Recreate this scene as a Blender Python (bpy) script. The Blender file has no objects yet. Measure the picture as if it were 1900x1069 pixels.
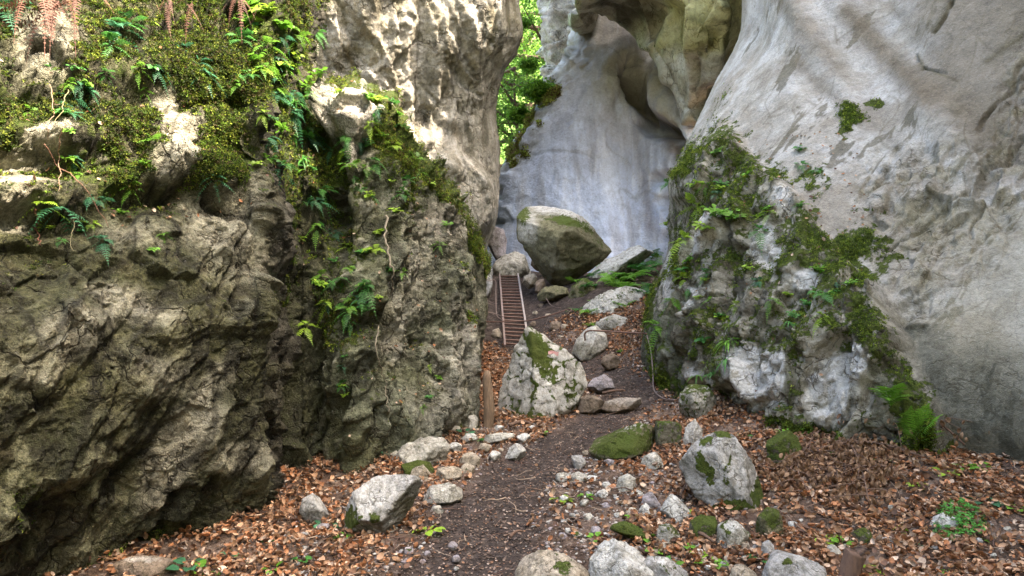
import bpy, math, random
import numpy as np
from mathutils import Vector, Matrix
from mathutils.bvhtree import BVHTree

SC = bpy.context.scene
COL = SC.collection
rng = np.random.default_rng(7)
random.seed(7)

# ------------------------------------------------------------------ camera
F = 1284.0                     # focal length in pixels of the 1900 px wide photograph
CZ = 1.6
cam = bpy.data.cameras.new('camera')
cam.sensor_width = 36.0
cam.lens = 36.0 * F / 1900.0
cam.clip_start = 0.05
cam.clip_end = 500
camo = bpy.data.objects.new('camera', cam)
COL.objects.link(camo)
camo.location = (0, 0, CZ)
camo.rotation_euler = (math.radians(90), 0, 0)
SC.camera = camo

# ------------------------------------------------------------------ sky, sun, exposure
SUN_EL, SUN_AZ = 56.0, 108.0      # azimuth clockwise from +Y: sun stands to the right, a little behind
w = bpy.data.worlds.new('World'); SC.world = w
w.use_nodes = True
nt = w.node_tree; nt.nodes.clear()
wo = nt.nodes.new('ShaderNodeOutputWorld'); bg = nt.nodes.new('ShaderNodeBackground')
sky = nt.nodes.new('ShaderNodeTexSky')
sky.sky_type = 'NISHITA'; sky.sun_disc = False
sky.sun_elevation = math.radians(SUN_EL); sky.sun_rotation = math.radians(SUN_AZ)
sky.air_density = 0.7; sky.dust_density = 4.5; sky.ozone_density = 0.6; sky.altitude = 300
tint = nt.nodes.new('ShaderNodeMix'); tint.data_type = 'RGBA'; tint.blend_type = 'MULTIPLY'; tint.inputs[0].default_value = 1.0
tint.inputs[7].default_value = (1.0, .945, .83, 1)      # camera white balance for shade
nt.links.new(sky.outputs[0], tint.inputs[6]); nt.links.new(tint.outputs[2], bg.inputs[0]); bg.inputs[1].default_value = 0.15
nt.links.new(bg.outputs[0], wo.inputs[0])
sl = bpy.data.lights.new('sun', 'SUN'); sl.energy = 2.2; sl.angle = math.radians(0.6)
sl.color = (1.0, 0.86, 0.72)
so = bpy.data.objects.new('sun', sl); COL.objects.link(so)
_e, _a = math.radians(SUN_EL), math.radians(SUN_AZ)
SUNDIR = Vector((math.sin(_a)*math.cos(_e), math.cos(_a)*math.cos(_e), math.sin(_e)))
so.rotation_euler = (-SUNDIR).to_track_quat('-Z', 'Y').to_euler()
SC.view_settings.view_transform = 'Standard'
SC.view_settings.look = 'None'
SC.view_settings.gamma = 1.0
SC.view_settings.exposure = 3.7
SC.cycles.max_bounces = 6
SC.cycles.diffuse_bounces = 4
SC.cycles.use_denoising = True
SC.cycles.denoising_prefilter = 'ACCURATE'
SC.cycles.transparent_max_bounces = 4

# ------------------------------------------------------------------ noise
def _h(ix, iy, iz, seed):
    n = (ix.astype(np.int64)*374761393 + iy.astype(np.int64)*668265263 + iz.astype(np.int64)*2147483647 + seed*1274126177) & 0xffffffff
    n = ((n ^ (n >> 13)) * 1274126177) & 0xffffffff
    n = ((n ^ (n >> 16)) * 2246822519) & 0xffffffff
    return n ^ (n >> 15)
def _r(ix, iy, iz, seed): return _h(ix, iy, iz, seed).astype(np.float64) / 4294967295.0
def vnoise(P, seed=0):
    """gradient noise, about -1..1"""
    f = np.floor(P); i = f.astype(np.int64); t = P - f
    u = t*t*t*(t*(t*6-15)+10)
    out = 0
    for dx in (0, 1):
        for dy in (0, 1):
            for dz in (0, 1):
                h = _h(i[:, 0]+dx, i[:, 1]+dy, i[:, 2]+dz, seed)
                gx = ((h & 1023)/511.5 - 1); gy = (((h >> 10) & 1023)/511.5 - 1); gz = (((h >> 20) & 1023)/511.5 - 1)
                d = gx*(t[:, 0]-dx) + gy*(t[:, 1]-dy) + gz*(t[:, 2]-dz)
                wx = u[:, 0] if dx else 1-u[:, 0]; wy = u[:, 1] if dy else 1-u[:, 1]; wz = u[:, 2] if dz else 1-u[:, 2]
                out = out + d*wx*wy*wz
    return out*1.5
def fbm(P, oct=4, seed=0, gain=.5, lac=2.03):
    a, s, o = 1.0, 0.0, 0
    Q = P
    for k in range(oct):
        o = o + a*vnoise(Q, seed+k*17); s += a; a *= gain; Q = Q*lac + 11.3
    return o/s*1.3
def chunked(fn):
    def g(P, *k, **kw):
        n = len(P)
        if n < 12000: return fn(P, *k, **kw)
        cs = [P[i:i+8000] for i in range(0, n, 8000)]
        r = [fn(q, *k, **kw) for q in cs]
        return tuple(np.concatenate([x[j] for x in r]) for j in range(len(r[0]))) if isinstance(r[0], tuple) else np.concatenate(r)
    return g
vnoise = chunked(vnoise)
def ridged(P, oct=4, seed=0, gain=.5):
    a, s, o = 1.0, 0.0, 0
    Q = P
    for k in range(oct):
        o = o + a*(1-np.abs(vnoise(Q, seed+k*17))*1.6); s += a; a *= gain; Q = Q*2.07 + 5.1
    return o/s
def worley(P, seed=0, soft=.07):
    """F1, F2, facet height: every cell is a randomly tilted plane, blended over a narrow band into its neighbour"""
    i = np.floor(P).astype(np.int64); n = len(P)
    f1 = np.full(n, 9.0); f2 = np.full(n, 9.0); fac = np.zeros(n); fb = np.zeros(n); cid = np.zeros(n)
    for dx in (-1, 0, 1):
        for dy in (-1, 0, 1):
            for dz in (-1, 0, 1):
                a, b, c = i[:, 0]+dx, i[:, 1]+dy, i[:, 2]+dz
                h = _h(a, b, c, seed); g = _h(a, b, c, seed+1)
                vx = P[:, 0]-a-(h & 1023)/1023.; vy = P[:, 1]-b-((h >> 10) & 1023)/1023.; vz = P[:, 2]-c-((h >> 20) & 1023)/1023.
                d = np.sqrt(vx*vx+vy*vy+vz*vz)
                k4 = ((g >> 24) & 255)/255.
                hh = ((g & 255)/255.-.5)*vx+(((g >> 8) & 255)/255.-.5)*vy+(((g >> 16) & 255)/255.-.5)*vz + (k4-.5)*.5
                m = d < f1; m2 = (~m) & (d < f2)
                fb = np.where(m, fac, np.where(m2, hh, fb)); f2 = np.where(m, f1, np.where(m2, d, f2))
                fac = np.where(m, hh, fac); cid = np.where(m, k4, cid); f1 = np.where(m, d, f1)
    wt = .5*(1-sst(0, soft, f2-f1))
    return f1, f2, fac*(1-wt)+fb*wt, cid
worley = chunked(worley)
def crag(P, L, f, amp, seed, st=.35, wp=.12):
    """sharp broken faces at three sizes, drawn out along direction L"""
    L = np.array(L, float); L /= np.linalg.norm(L); a = np.cross(L, (0, 1, .1)); a /= np.linalg.norm(a); b = np.cross(L, a)
    R = warp(P, wp/f, f*.9, seed); d = 0
    for k, (ff, aa, s_) in enumerate(((1, 1, 1), (2.3, .42, 1.3), (5.2, .2, 1.8))):
        Q = np.stack([R@L*st*s_, R@a, R@b], 1)*f*ff
        d = d + worley(Q, seed+k*13, .05)[2]*aa
    return d*amp
def warp(P, amp, sc, seed=50):
    return P + amp*np.stack([fbm(P*sc, 2, seed), fbm(P*sc+7.7, 2, seed+3), fbm(P*sc+3.1, 2, seed+6)], 1)
def sst(a, b, x):
    t = np.clip((x-a)/(b-a), 0, 1); return t*t*(3-2*t)
def mixc(c, c2, m):
    return c*(1-m[:, None]) + np.asarray(c2)*m[:, None]
def rotp(P, ax, deg):
    R = np.array(Matrix.Rotation(math.radians(deg), 3, ax)); return P @ R.T

# ------------------------------------------------------------------ photo <-> world
def W(px, py, Y): return np.array([(px-950.0)/F*Y, Y, CZ+(534.5-py)/F*Y])
def proj(P):
    y = np.where(np.abs(P[:, 1]) < .3, .3, P[:, 1])
    px = 950+P[:, 0]/y*F; py = 534.5-(P[:, 2]-CZ)/y*F
    bad = P[:, 1] < .3
    return np.where(bad, -9999, px), np.where(bad, -9999, py)

# ------------------------------------------------------------------ meshes
def mesh_np(name, V, faces, attrs=None, smooth=True):
    me = bpy.data.meshes.new(name)
    V = np.ascontiguousarray(V, dtype=np.float32)
    groups = faces if isinstance(faces, list) else [faces]
    nl = sum(f.size for f in groups); nf = sum(len(f) for f in groups)
    me.vertices.add(len(V)); me.vertices.foreach_set('co', V.ravel())
    me.loops.add(nl); me.polygons.add(nf)
    li = np.concatenate([f.ravel() for f in groups]).astype(np.int32)
    sizes = np.concatenate([np.full(len(f), f.shape[1]) for f in groups])
    st = np.concatenate([[0], np.cumsum(sizes)[:-1]]).astype(np.int32)
    me.loops.foreach_set('vertex_index', li)
    me.polygons.foreach_set('loop_start', st)
    me.polygons.foreach_set('use_smooth', np.full(nf, smooth))
    for k, a in (attrs or {}).items():
        a = np.asarray(a)
        if a.ndim == 2:
            at = me.attributes.new(k, 'FLOAT_COLOR', 'POINT')
            d = np.ones((len(V), 4), np.float32); d[:, :3] = a
            at.data.foreach_set('color', d.ravel())
        else:
            at = me.attributes.new(k, 'FLOAT', 'POINT'); at.data.foreach_set('value', a.astype(np.float32))
    me.update(calc_edges=True); me.validate()
    return me
def link(name, me, mat, parent=None, loc=None):
    o = bpy.data.objects.new(name, me); COL.objects.link(o)
    if mat is not None and me is not None and not me.materials: me.materials.append(mat)
    if parent is not None: o.parent = parent
    if loc is not None: o.location = loc
    return o
def empty(name, loc=(0, 0, 0)):
    o = bpy.data.objects.new(name, None); COL.objects.link(o); o.location = loc; o.empty_display_size = .1; return o
def tag(o, label=None, cat=None, group=None, kind=None):
    if label: o['label'] = label
    if cat: o['category'] = cat
    if group: o['group'] = group
    if kind: o['kind'] = kind
    return o
def recentre(me, c):
    n = len(me.vertices); a = np.empty(n*3, np.float32); me.vertices.foreach_get('co', a)
    a = a.reshape(-1, 3) - np.asarray(c, np.float32); me.vertices.foreach_set('co', a.ravel()); me.update()
def grid_faces(n, m, flip=False):
    i = np.arange(n*m).reshape(n, m)
    f = np.stack([i[:-1, :-1], i[:-1, 1:], i[1:, 1:], i[1:, :-1]], -1).reshape(-1, 4)
    return f[:, ::-1] if flip else f
def grid_normals(G):
    du = np.gradient(G, axis=1); dv = np.gradient(G, axis=0)
    n = np.cross(du, dv); l = np.linalg.norm(n, axis=2, keepdims=True); l[l < 1e-12] = 1
    return n/l
def crom(A, t):
    """Catmull-Rom along axis 0"""
    n = A.shape[0]; i = np.clip(np.floor(t).astype(int), 0, n-2); u = (t-i).reshape((-1,)+(1,)*(A.ndim-1))
    p1 = A[i]; p2 = A[i+1]
    p0 = np.where((i > 0).reshape(u.shape), A[np.maximum(i-1, 0)], 2*p1-p2)
    p3 = np.where((i < n-2).reshape(u.shape), A[np.minimum(i+2, n-1)], 2*p2-p1)
    return .5*((2*p1)+(-p0+p2)*u+(2*p0-5*p1+4*p2-p3)*u*u+(-p0+3*p1-3*p2+p3)*u**3)
def lin(A, t):
    n = A.shape[0]; i = np.clip(np.floor(t).astype(int), 0, n-2); u = (t-i).reshape((-1,)+(1,)*(A.ndim-1))
    return A[i]*(1-u)+A[i+1]*u
def spans(C, axis, px_per):
    """parameter values so that a span gets about one sample per px_per photo pixels inside the frame"""
    n = C.shape[axis]; sh = C.shape
    px, py = proj(C.reshape(-1, 3)); ins = ((px > -60) & (px < 1960) & (py > -60) & (py < 1130)).reshape(sh[:2])
    px = np.clip(px, -80, 1980).reshape(sh[:2]); py = np.clip(py, -80, 1150).reshape(sh[:2])
    if axis == 0: L = (np.hypot(np.diff(px, axis=0), np.diff(py, axis=0))*(ins[1:] | ins[:-1])).max(1)
    else: L = (np.hypot(np.diff(px, axis=1), np.diff(py, axis=1))*(ins[:, 1:] | ins[:, :-1])).max(0)
    D = np.linalg.norm(np.diff(C, axis=axis), axis=2).max(1-axis)
    ts = []
    for k in range(n-1):
        c = int(max(5, L[k]/px_per, D[k]/.35)); ts.append(k+np.arange(c)/c)
    ts.append([n-1.0])
    return np.concatenate(ts)
def net(rows, px_per=3.2, cubic=True, mixl=.35):
    """rows of (px, py, Y) or (x, y, z, 'w') -> dense grid of points"""
    C = np.array([[(p[:3] if len(p) == 4 else W(*p)) for p in r] for r in rows], float)
    tv = spans(C, 0, px_per); tu = spans(C, 1, px_per)
    A = crom(C, tv); A = crom(A.transpose(1, 0, 2), tu).transpose(1, 0, 2)
    B = lin(C, tv); B = lin(B.transpose(1, 0, 2), tu).transpose(1, 0, 2)
    return A*(1-mixl)+B*mixl
def interp_row(base, y):
    return np.interp(y, [b[0] for b in base], [b[1] for b in base])
def rock_sheet(name, G, disp, colour, mat, toward=(0, 0, CZ), label=None, cat='rock wall', group=None, centre=None):
    """grid of points -> displaced sheet with a 'col' and a 'moss' attribute"""
    n, m = G.shape[:2]
    N = grid_normals(G)
    c = G[n//2, m//2]; flip = np.dot(N[n//2, m//2], np.asarray(toward)-c) < 0
    if flip: N = -N
    P = G.reshape(-1, 3); Nf = N.reshape(-1, 3)
    px, py = proj(P)
    d = disp(P, px, py)
    if isinstance(d, tuple): d, extra = d; Q = P + Nf*d[:, None] + extra
    else: Q = P + Nf*d[:, None]
    N2 = grid_normals(Q.reshape(n, m, 3)).reshape(-1, 3)
    if flip: N2 = -N2
    r_ = colour(P, px, py, N2, d); col, moss = r_[:2]; wear = r_[2] if len(r_) > 2 else np.ones(len(P))
    me = mesh_np(name, Q, grid_faces(n, m, flip), {'col': np.clip(col, .005, .95), 'moss': np.clip(moss, 0, 1), 'wear': wear})
    o = link(name, me, mat)
    tag(o, label, cat, group)
    return o, Q, N2, px, py, moss
def blob(px, py, x, y, rx, ry, ang=0, soft=.5, nz=None, amt=.45):
    """soft ellipse in the photo's frame, used to say where a stain or a moss patch grows on the rock"""
    a = math.radians(ang); dx = px-x; dy = py-y
    u = (dx*math.cos(a)+dy*math.sin(a))/rx; v = (-dx*math.sin(a)+dy*math.cos(a))/ry
    r = np.sqrt(u*u+v*v)
    if nz is not None: r = r + nz*amt
    return 1-sst(1-soft, 1+soft, r)

# ------------------------------------------------------------------ materials
class NT:
    def __init__(s, name):
        s.m = bpy.data.materials.new(name); s.m.use_nodes = True; s.t = s.m.node_tree; s.t.nodes.clear()
        s.out = s.n('ShaderNodeOutputMaterial'); s.b = s.n('ShaderNodeBsdfPrincipled'); s.l(s.b.outputs[0], s.out.inputs[0])
        s.tc = s.n('ShaderNodeNewGeometry')
    def n(s, t, **k):
        x = s.t.nodes.new(t)
        for a, b in k.items(): setattr(x, a, b)
        return x
    def l(s, a, b): s.t.links.new(a, b)
    def noise(s, scale, detail=4, rough=.6, vec=None, dist=0):
        x = s.n('ShaderNodeTexNoise'); x.inputs['Scale'].default_value = scale; x.inputs['Detail'].default_value = detail
        x.inputs['Roughness'].default_value = rough; x.inputs['Distortion'].default_value = dist
        s.l(vec if vec is not None else s.tc.outputs['Position'], x.inputs['Vector']); return x.outputs['Fac']
    def rng(s, v, a, b, c, d, smooth=False):
        x = s.n('ShaderNodeMapRange'); x.inputs[1].default_value = a; x.inputs[2].default_value = b
        x.inputs[3].default_value = c; x.inputs[4].default_value = d
        if smooth: x.interpolation_type = 'SMOOTHSTEP'
        s.l(v, x.inputs[0]); return x.outputs[0]
    def math(s, op, a, b=None):
        x = s.n('ShaderNodeMath', operation=op)
        for i, v in enumerate((a, b)):
            if v is None: continue
            if isinstance(v, (int, float)): x.inputs[i].default_value = v
            else: s.l(v, x.inputs[i])
        return x.outputs[0]
    def mix(s, f, a, b, mode='MIX'):
        x = s.n('ShaderNodeMix', data_type='RGBA', blend_type=mode)
        for i, v in ((0, f), (6, a), (7, b)):
            if isinstance(v, (int, float)): x.inputs[i].default_value = v
            elif isinstance(v, tuple): x.inputs[i].default_value = v+(1,)
            else: s.l(v, x.inputs[i])
        return x.outputs[2]
    def attr(s, name, fac=False):
        x = s.n('ShaderNodeAttribute', attribute_name=name); return x.outputs['Fac' if fac else 'Color']
    def bump(s, h, dist, strength=1, prev=None):
        x = s.n('ShaderNodeBump'); x.inputs['Distance'].default_value = dist; x.inputs['Strength'].default_value = strength
        s.l(h, x.inputs['Height'])
        if prev is not None: s.l(prev, x.inputs['Normal'])
        return x.outputs[0]
def rock_mat(name, k=1.0, contrast=.45, bump=.02, moss=(.105, .15, .018), mossd=(.026, .040, .008), speck=.25, rough=.85, aniso=None, crack=.8, dirt=.45, n1b=2.2):
    """albedo from the mesh's own 'col'; k scales the grain (1/m); moss grows where the 'moss' attribute and a noise agree"""
    s = NT(name)
    vec = None
    if aniso:
        mp = s.n('ShaderNodeMapping'); mp.inputs['Scale'].default_value = aniso[0]; mp.inputs['Rotation'].default_value = aniso[1]
        s.l(s.tc.outputs['Position'], mp.inputs['Vector']); vec = mp.outputs[0]
    n1 = s.noise(6*k, 6, .65, vec, .15); n2 = s.noise(34*k, 5, .7, vec); n3 = s.noise(120*k, 3, .7)
    v = s.math('ADD', s.rng(n1, .25, .75, 1-contrast, 1+contrast), s.rng(n2, .3, .7, -contrast*.8, contrast*.8))
    v = s.math('ADD', v, s.rng(n3, .3, .7, -contrast*.75, contrast*.75))
    v = s.math('MAXIMUM', v, .12)
    cv = s.n('ShaderNodeCombineColor')
    for i in range(3): s.l(v, cv.inputs[i])
    c = s.mix(1.0, s.attr('col'), cv.outputs[0], 'MULTIPLY')
    # hairline cracks
    wv = s.n('ShaderNodeVectorMath', operation='ADD'); sc_ = s.n('ShaderNodeVectorMath', operation='SCALE'); nz_ = s.n('ShaderNodeTexNoise'); nz_.inputs['Scale'].default_value = 5*k; nz_.inputs['Detail'].default_value = 3
    s.l(vec if vec is not None else s.tc.outputs['Position'], nz_.inputs['Vector']); s.l(nz_.outputs['Color'], sc_.inputs[0]); sc_.inputs['Scale'].default_value = .35/k
    s.l(vec if vec is not None else s.tc.outputs['Position'], wv.inputs[0]); s.l(sc_.outputs[0], wv.inputs[1])
    vo = s.n('ShaderNodeTexVoronoi', feature='DISTANCE_TO_EDGE'); vo.inputs['Scale'].default_value = 4.2*k; s.l(wv.outputs[0], vo.inputs['Vector'])
    cr = s.math('MULTIPLY', s.rng(vo.outputs['Distance'], 0, .035, 1, 0), s.rng(s.noise(3.1*k, 3, .6), .47, .58, 0, 1)); cr = s.math('MULTIPLY', cr, s.attr('wear', True))
    c = s.mix(s.math('MULTIPLY', cr, crack), c, s.mix(1.0, c, (.28, .24, .18), 'MULTIPLY'))
    # crisp-edged weathering blotches at two sizes
    wr = s.attr('wear', True)
    db = s.math('MULTIPLY', wr, s.rng(s.noise(7*k, 9, .78, vec, .4), .52, .56, 0, dirt, True)); c = s.mix(db, c, s.mix(1.0, c, (.40, .36, .26), 'MULTIPLY'))
    db2 = s.math('MULTIPLY', wr, s.rng(s.noise(19*k, 8, .8, vec, .3), .56, .60, 0, dirt*.9, True)); c = s.mix(db2, c, s.mix(1.0, c, (.42, .40, .32), 'MULTIPLY'))
    lb2 = s.math('MULTIPLY', wr, s.rng(s.noise(9.7*k, 9, .8, vec, .5), .57, .61, 0, dirt*.9, True)); c = s.mix(lb2, c, s.mix(1.0, c, (1.55, 1.52, 1.45), 'MULTIPLY'))
    # lichen specks
    sp = s.rng(s.noise(38*k, 5, .75), .60, .64, 0, speck, True)
    c = s.mix(sp, c, s.mix(.5, s.attr('col'), (.62, .60, .55)))
    # moss
    mt = s.noise(11*k, 6, .72); ms = s.math('ADD', s.attr('moss', True), s.rng(mt, .25, .75, -.42, .42))
    mf = s.rng(ms, .46, .56, 0, 1, True)
    mcl = s.mix(s.rng(s.noise(70*k, 4, .8), .35, .65, 0, 1), mossd, moss)
    mcl = s.mix(s.rng(s.noise(2.2*k, 3, .6), .35, .65, 0, .6), mcl, s.mix(.5, mcl, (.07, .06, .015)))
    c = s.mix(mf, c, mcl)
    s.l(c, s.b.inputs['Base Color'])
    s.b.inputs['Roughness'].default_value = rough
    s.b.inputs['Specular IOR Level'].default_value = .25
    h = s.math('ADD', s.math('MULTIPLY', n1, n1b), s.math('MULTIPLY', n2, .9)); h = s.math('ADD', h, s.math('MULTIPLY', n3, .3))
    h = s.math('ADD', h, s.math('MULTIPLY', s.math('MULTIPLY', s.noise(60*k, 3, .8), mf), .9))
    h = s.math('SUBTRACT', h, s.math('MULTIPLY', cr, crack*.9))
    s.l(s.bump(h, bump), s.b.inputs['Normal'])
    return s.m
def leaf_mat(name, trans=.35, rough=.55, var=.25, attr='col'):
    s = NT(name)
    n = s.noise(90, 2, .6)
    c = s.mix(1.0, s.attr(attr), s.mix(s.rng(n, .3, .7, 0, 1), (1-var,)*3, (1+var,)*3), 'MULTIPLY')
    s.l(c, s.b.inputs['Base Color']); s.b.inputs['Roughness'].default_value = rough
    s.b.inputs['Specular IOR Level'].default_value = .3
    if trans > 0:
        tr = s.n('ShaderNodeBsdfTranslucent'); s.l(c, tr.inputs[0]); mx = s.n('ShaderNodeMixShader'); mx.inputs[0].default_value = trans
        s.l(s.b.outputs[0], mx.inputs[1]); s.l(tr.outputs[0], mx.inputs[2]); s.l(mx.outputs[0], s.out.inputs[0])
    return s.m
def plain_mat(name, col, col2, scale=20, rough=.7, metal=0, bump=.003, stretch=None):
    s = NT(name); vec = None
    if stretch:
        tx = s.n('ShaderNodeTexCoord'); mp = s.n('ShaderNodeMapping'); mp.inputs['Scale'].default_value = stretch
        s.l(tx.outputs['Object'], mp.inputs['Vector']); vec = mp.outputs[0]
    n = s.noise(scale, 6, .7, vec)
    s.l(s.mix(s.rng(n, .3, .7, 0, 1), col, col2), s.b.inputs['Base Color'])
    s.b.inputs['Roughness'].default_value = rough; s.b.inputs['Metallic'].default_value = metal
    s.l(s.bump(n, bump), s.b.inputs['Normal'])
    return s.m
# ================================================================== ground
_gp = np.array([
 (0,-3,0),(0,0,0),(0,2,0),(0,3.8,0),(-.1,5,.03),(.2,6.2,.09),(.8,7.2,.17),(1.4,8.3,.3),(1.3,9.5,.38),(.8,11,.45),(0,12.4,.5),(0,13.4,.6),(0,15,1.12),(0,17,1.8),(.3,19,2.05),
 (-2.45,3.9,0),(-1.85,5.2,.05),(-1.1,6.2,.1),(-.45,7.5,.17),(-.45,9,.3),(-.5,12,.45),(-.7,14,.9),(-.8,17,1.9),
 (1.5,4.5,.1),(2.5,4.5,.18),(3.85,4.85,.27),(1.5,6,.2),(2.3,6.5,.36),(3,5.8,.38),(2.3,7.5,.44),(2.6,7.9,.58),
 (1.95,8.1,.3),(1.7,9.5,.45),(2.04,10.5,.68),(1.68,12,.99),(2.43,12.5,1.3),(1.37,13.5,1.25),(2.93,14.5,1.8),(1.75,15,1.8),(.96,15.5,1.55),(.5,13.5,.9),
 (0,22,1.9),(3,20,1.9),(-5,20,2.6),(-5,10,1),(-5,4,0),(6,4,.4),(6,8,1),(6,14,2.6),(0,30,3),(-8,30,4),(8,30,4),(3,-3,0),(-3,-3,0),(3.2,3,.12)], float)
def _tps(r2): return np.where(r2 > 1e-9, r2*np.log(np.maximum(r2, 1e-9)), 0)
_n = len(_gp); _K = _tps(((_gp[:, None, :2]-_gp[None, :, :2])**2).sum(2)) + np.eye(_n)*.08
_A = np.zeros((_n+3, _n+3)); _A[:_n, :_n] = _K; _A[:_n, _n] = 1; _A[:_n, _n+1:] = _gp[:, :2]; _A[_n:, :_n] = _A[:_n, _n:].T
_wt = np.linalg.solve(_A, np.concatenate([_gp[:, 2], [0, 0, 0]]))
def gz(X, Y):
    X = np.atleast_1d(np.asarray(X, float)); Y = np.atleast_1d(np.asarray(Y, float))
    Xc = np.clip(X, -9, 9); Yc = np.clip(Y, -5, 32)
    z = _wt[_n] + _wt[_n+1]*Xc + _wt[_n+2]*Yc
    for k in range(_n): z = z + _wt[k]*_tps((Xc-_gp[k, 0])**2+(Yc-_gp[k, 1])**2)
    return z
PATH = np.array([(-.12,-3),(-.14,2),(-.15,3.8),(-.2,4.6),(-.05,5.5),(.35,6.3),(.85,7.2),(1.45,8.3),(1.45,9.3),(1.0,10.6),(.4,11.8),(.15,13),(.3,15),(.1,17)])
def path_d(X, Y):
    X = np.asarray(X, float); Y = np.asarray(Y, float); d = np.full(X.shape, 99.0)
    for a, b in zip(PATH[:-1], PATH[1:]):
        ab = b-a; t = np.clip(((X-a[0])*ab[0]+(Y-a[1])*ab[1])/(ab@ab), 0, 1)
        d = np.minimum(d, np.hypot(X-a[0]-t*ab[0], Y-a[1]-t*ab[1]))
    return d
def gzd(X, Y):
    """ground with its small lumps"""
    P = np.stack([X, Y, np.zeros_like(X)], 1)
    pd = path_d(X, Y)
    off = sst(.25, .7, pd)
    z = gz(X, Y) + fbm(P*1.1, 3, 5)*.06*off + fbm(P*4, 3, 9)*(.012+.03*off) + fbm(P*14, 3, 12)*(.008+.008*off) - .03*(1-sst(.1, .55, pd))
    f1, f2, fc, cid = worley(P*16+warp(P, .02, 5)*0, 21)
    z = z + np.maximum(0, .38-f1)*.05*(cid > .45)
    return z
def ghit(px, py):
    """where the sight line of a photo pixel meets the ground"""
    Y = np.concatenate([np.arange(2.2, 24, .02)]); P = np.array([W(px, py, y) for y in Y])
    z = gz(P[:, 0], P[:, 1]); k = np.argmax(P[:, 2] <= z)
    if P[k, 2] > z[k]: k = len(Y)-1
    return P[k, 0], Y[k], z[k]

def axis_vals(a, b, step, lo, hi):
    c = list(np.arange(a, b, step)); s = step
    x = c[-1]; r = []
    while x < hi: s *= 1.22; x += s; r.append(x)
    s = step; x = c[0]; l = []
    while x > lo: s *= 1.22; x -= s; l.append(x)
    return np.array(l[::-1]+c+r)
_yv = []
y = 3.0
while y < 19: _yv.append(y); y += .0028*y + .002
_yn = [-200, -90, -40, -18, -8, -4, -2, -.5, .5, 1.2, 1.8, 2.3, 2.6, 2.8]
_yf = [19.3, 20, 21, 22.5, 25, 28, 33, 40, 60, 100, 200, 320]
yv = np.array(_yn+_yv+_yf); xv = axis_vals(-3.2, 4.6, .026, -300, 300)
GX, GY = np.meshgrid(xv, yv); gx, gy = GX.ravel(), GY.ravel()
gzv = gzd(gx, gy)
pd = path_d(gx, gy)
Pg = np.stack([gx, gy, gzv], 1)
nA = fbm(Pg*1.4, 4, 31); nB = fbm(Pg*6, 4, 33); nC = fbm(Pg*25, 3, 37)
path_m = 1-sst(.20, .55, pd+nA*.16+nB*.08)
up = sst(12.3, 13.2, gy)*(1-sst(1.2, 2.0, np.abs(gx-.4)+nA*.4))     # bare brown soil beside the ladder
bare = np.maximum(path_m, up)
gc = np.zeros((len(gx), 3)) + (.085, .055, .038)
gc = mixc(gc, (.17, .12, .09), sst(-.1, .5, nA))
gc = mixc(gc, (.055, .036, .026), sst(0, .5, nB)*.6)
f1, f2, fc, cid = worley(Pg*[22, 22, 22], 41)
gc = mixc(gc, (.26, .21, .17), ((cid > .72) & (f1 < .42)).astype(float)*.7)
pc = np.zeros((len(gx), 3)) + (.054, .041, .035); pc = mixc(pc, (.085, .066, .055), sst(.1, .6, nB+nC*.4)); pc = mixc(pc, (.17, .14, .125), ((cid > .86) & (f1 < .35)).astype(float)*.7)
gc = mixc(gc, pc, bare) if False else gc*(1-bare[:, None]) + pc*bare[:, None]
gme = mesh_np('ground', Pg, grid_faces(len(yv), len(xv)), {'col': gc, 'moss': sst(.35, .7, nA)*(1-bare)*.35, 'wear': np.ones(len(Pg))})
M_ground = rock_mat('forest_soil', 1.6, .5, .018, speck=.1, rough=.95)
ground = link('ground', gme, M_ground); tag(ground, kind='structure')
# unseen slope added behind the camera to cut off low sky light
bx_ = np.linspace(-40, 40, 60); by_ = np.linspace(-40, -5.5, 40); BX, BY = np.meshgrid(bx_, by_); bp = np.stack([BX.ravel(), BY.ravel(), np.zeros(BX.size)], 1)
bp[:, 2] = -.4+(-5.5-bp[:, 1])*1.0*sst(-5.4, -9, bp[:, 1])+fbm(bp*.2, 3, 1301)*1.2*sst(-5.4, -9, bp[:, 1])
o = link('added_slope', mesh_np('added_slope', bp, grid_faces(40, 60), {'col': np.zeros((len(bp), 3))+(.11, .115, .06), 'moss': np.zeros(len(bp))}), M_ground); tag(o, 'unseen slope added behind the viewpoint to block low sky light', kind='structure')
tag(ground, 'leaf-strewn forest floor of the gorge with a trodden dark soil trail')
# ================================================================== cliffs
def along(P, L, sa, sp):
    """coordinates stretched along direction L"""
    L = np.array(L, float); L /= np.linalg.norm(L); a = np.cross(L, (0, 1, .1)); a /= np.linalg.norm(a); b = np.cross(L, a)
    return np.stack([P@L*sa, P@a*sp, P@b*sp], 1)
M_rockN = rock_mat('damp_mossy_limestone', 1.0, .6, .05)
M_rockB = rock_mat('ribbed_limestone', .8, .5, .05)
M_rockC = rock_mat('weathered_limestone', .5, .36, .05, speck=.12)
M_rockD = rock_mat('smooth_washed_limestone', .45, .16, .03, speck=.05, rough=.7, crack=.1, dirt=.12)
M_rockG = rock_mat('pale_grained_limestone', 1.0, .26, .022, speck=.34, crack=.8, dirt=.65, n1b=.8)

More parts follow.
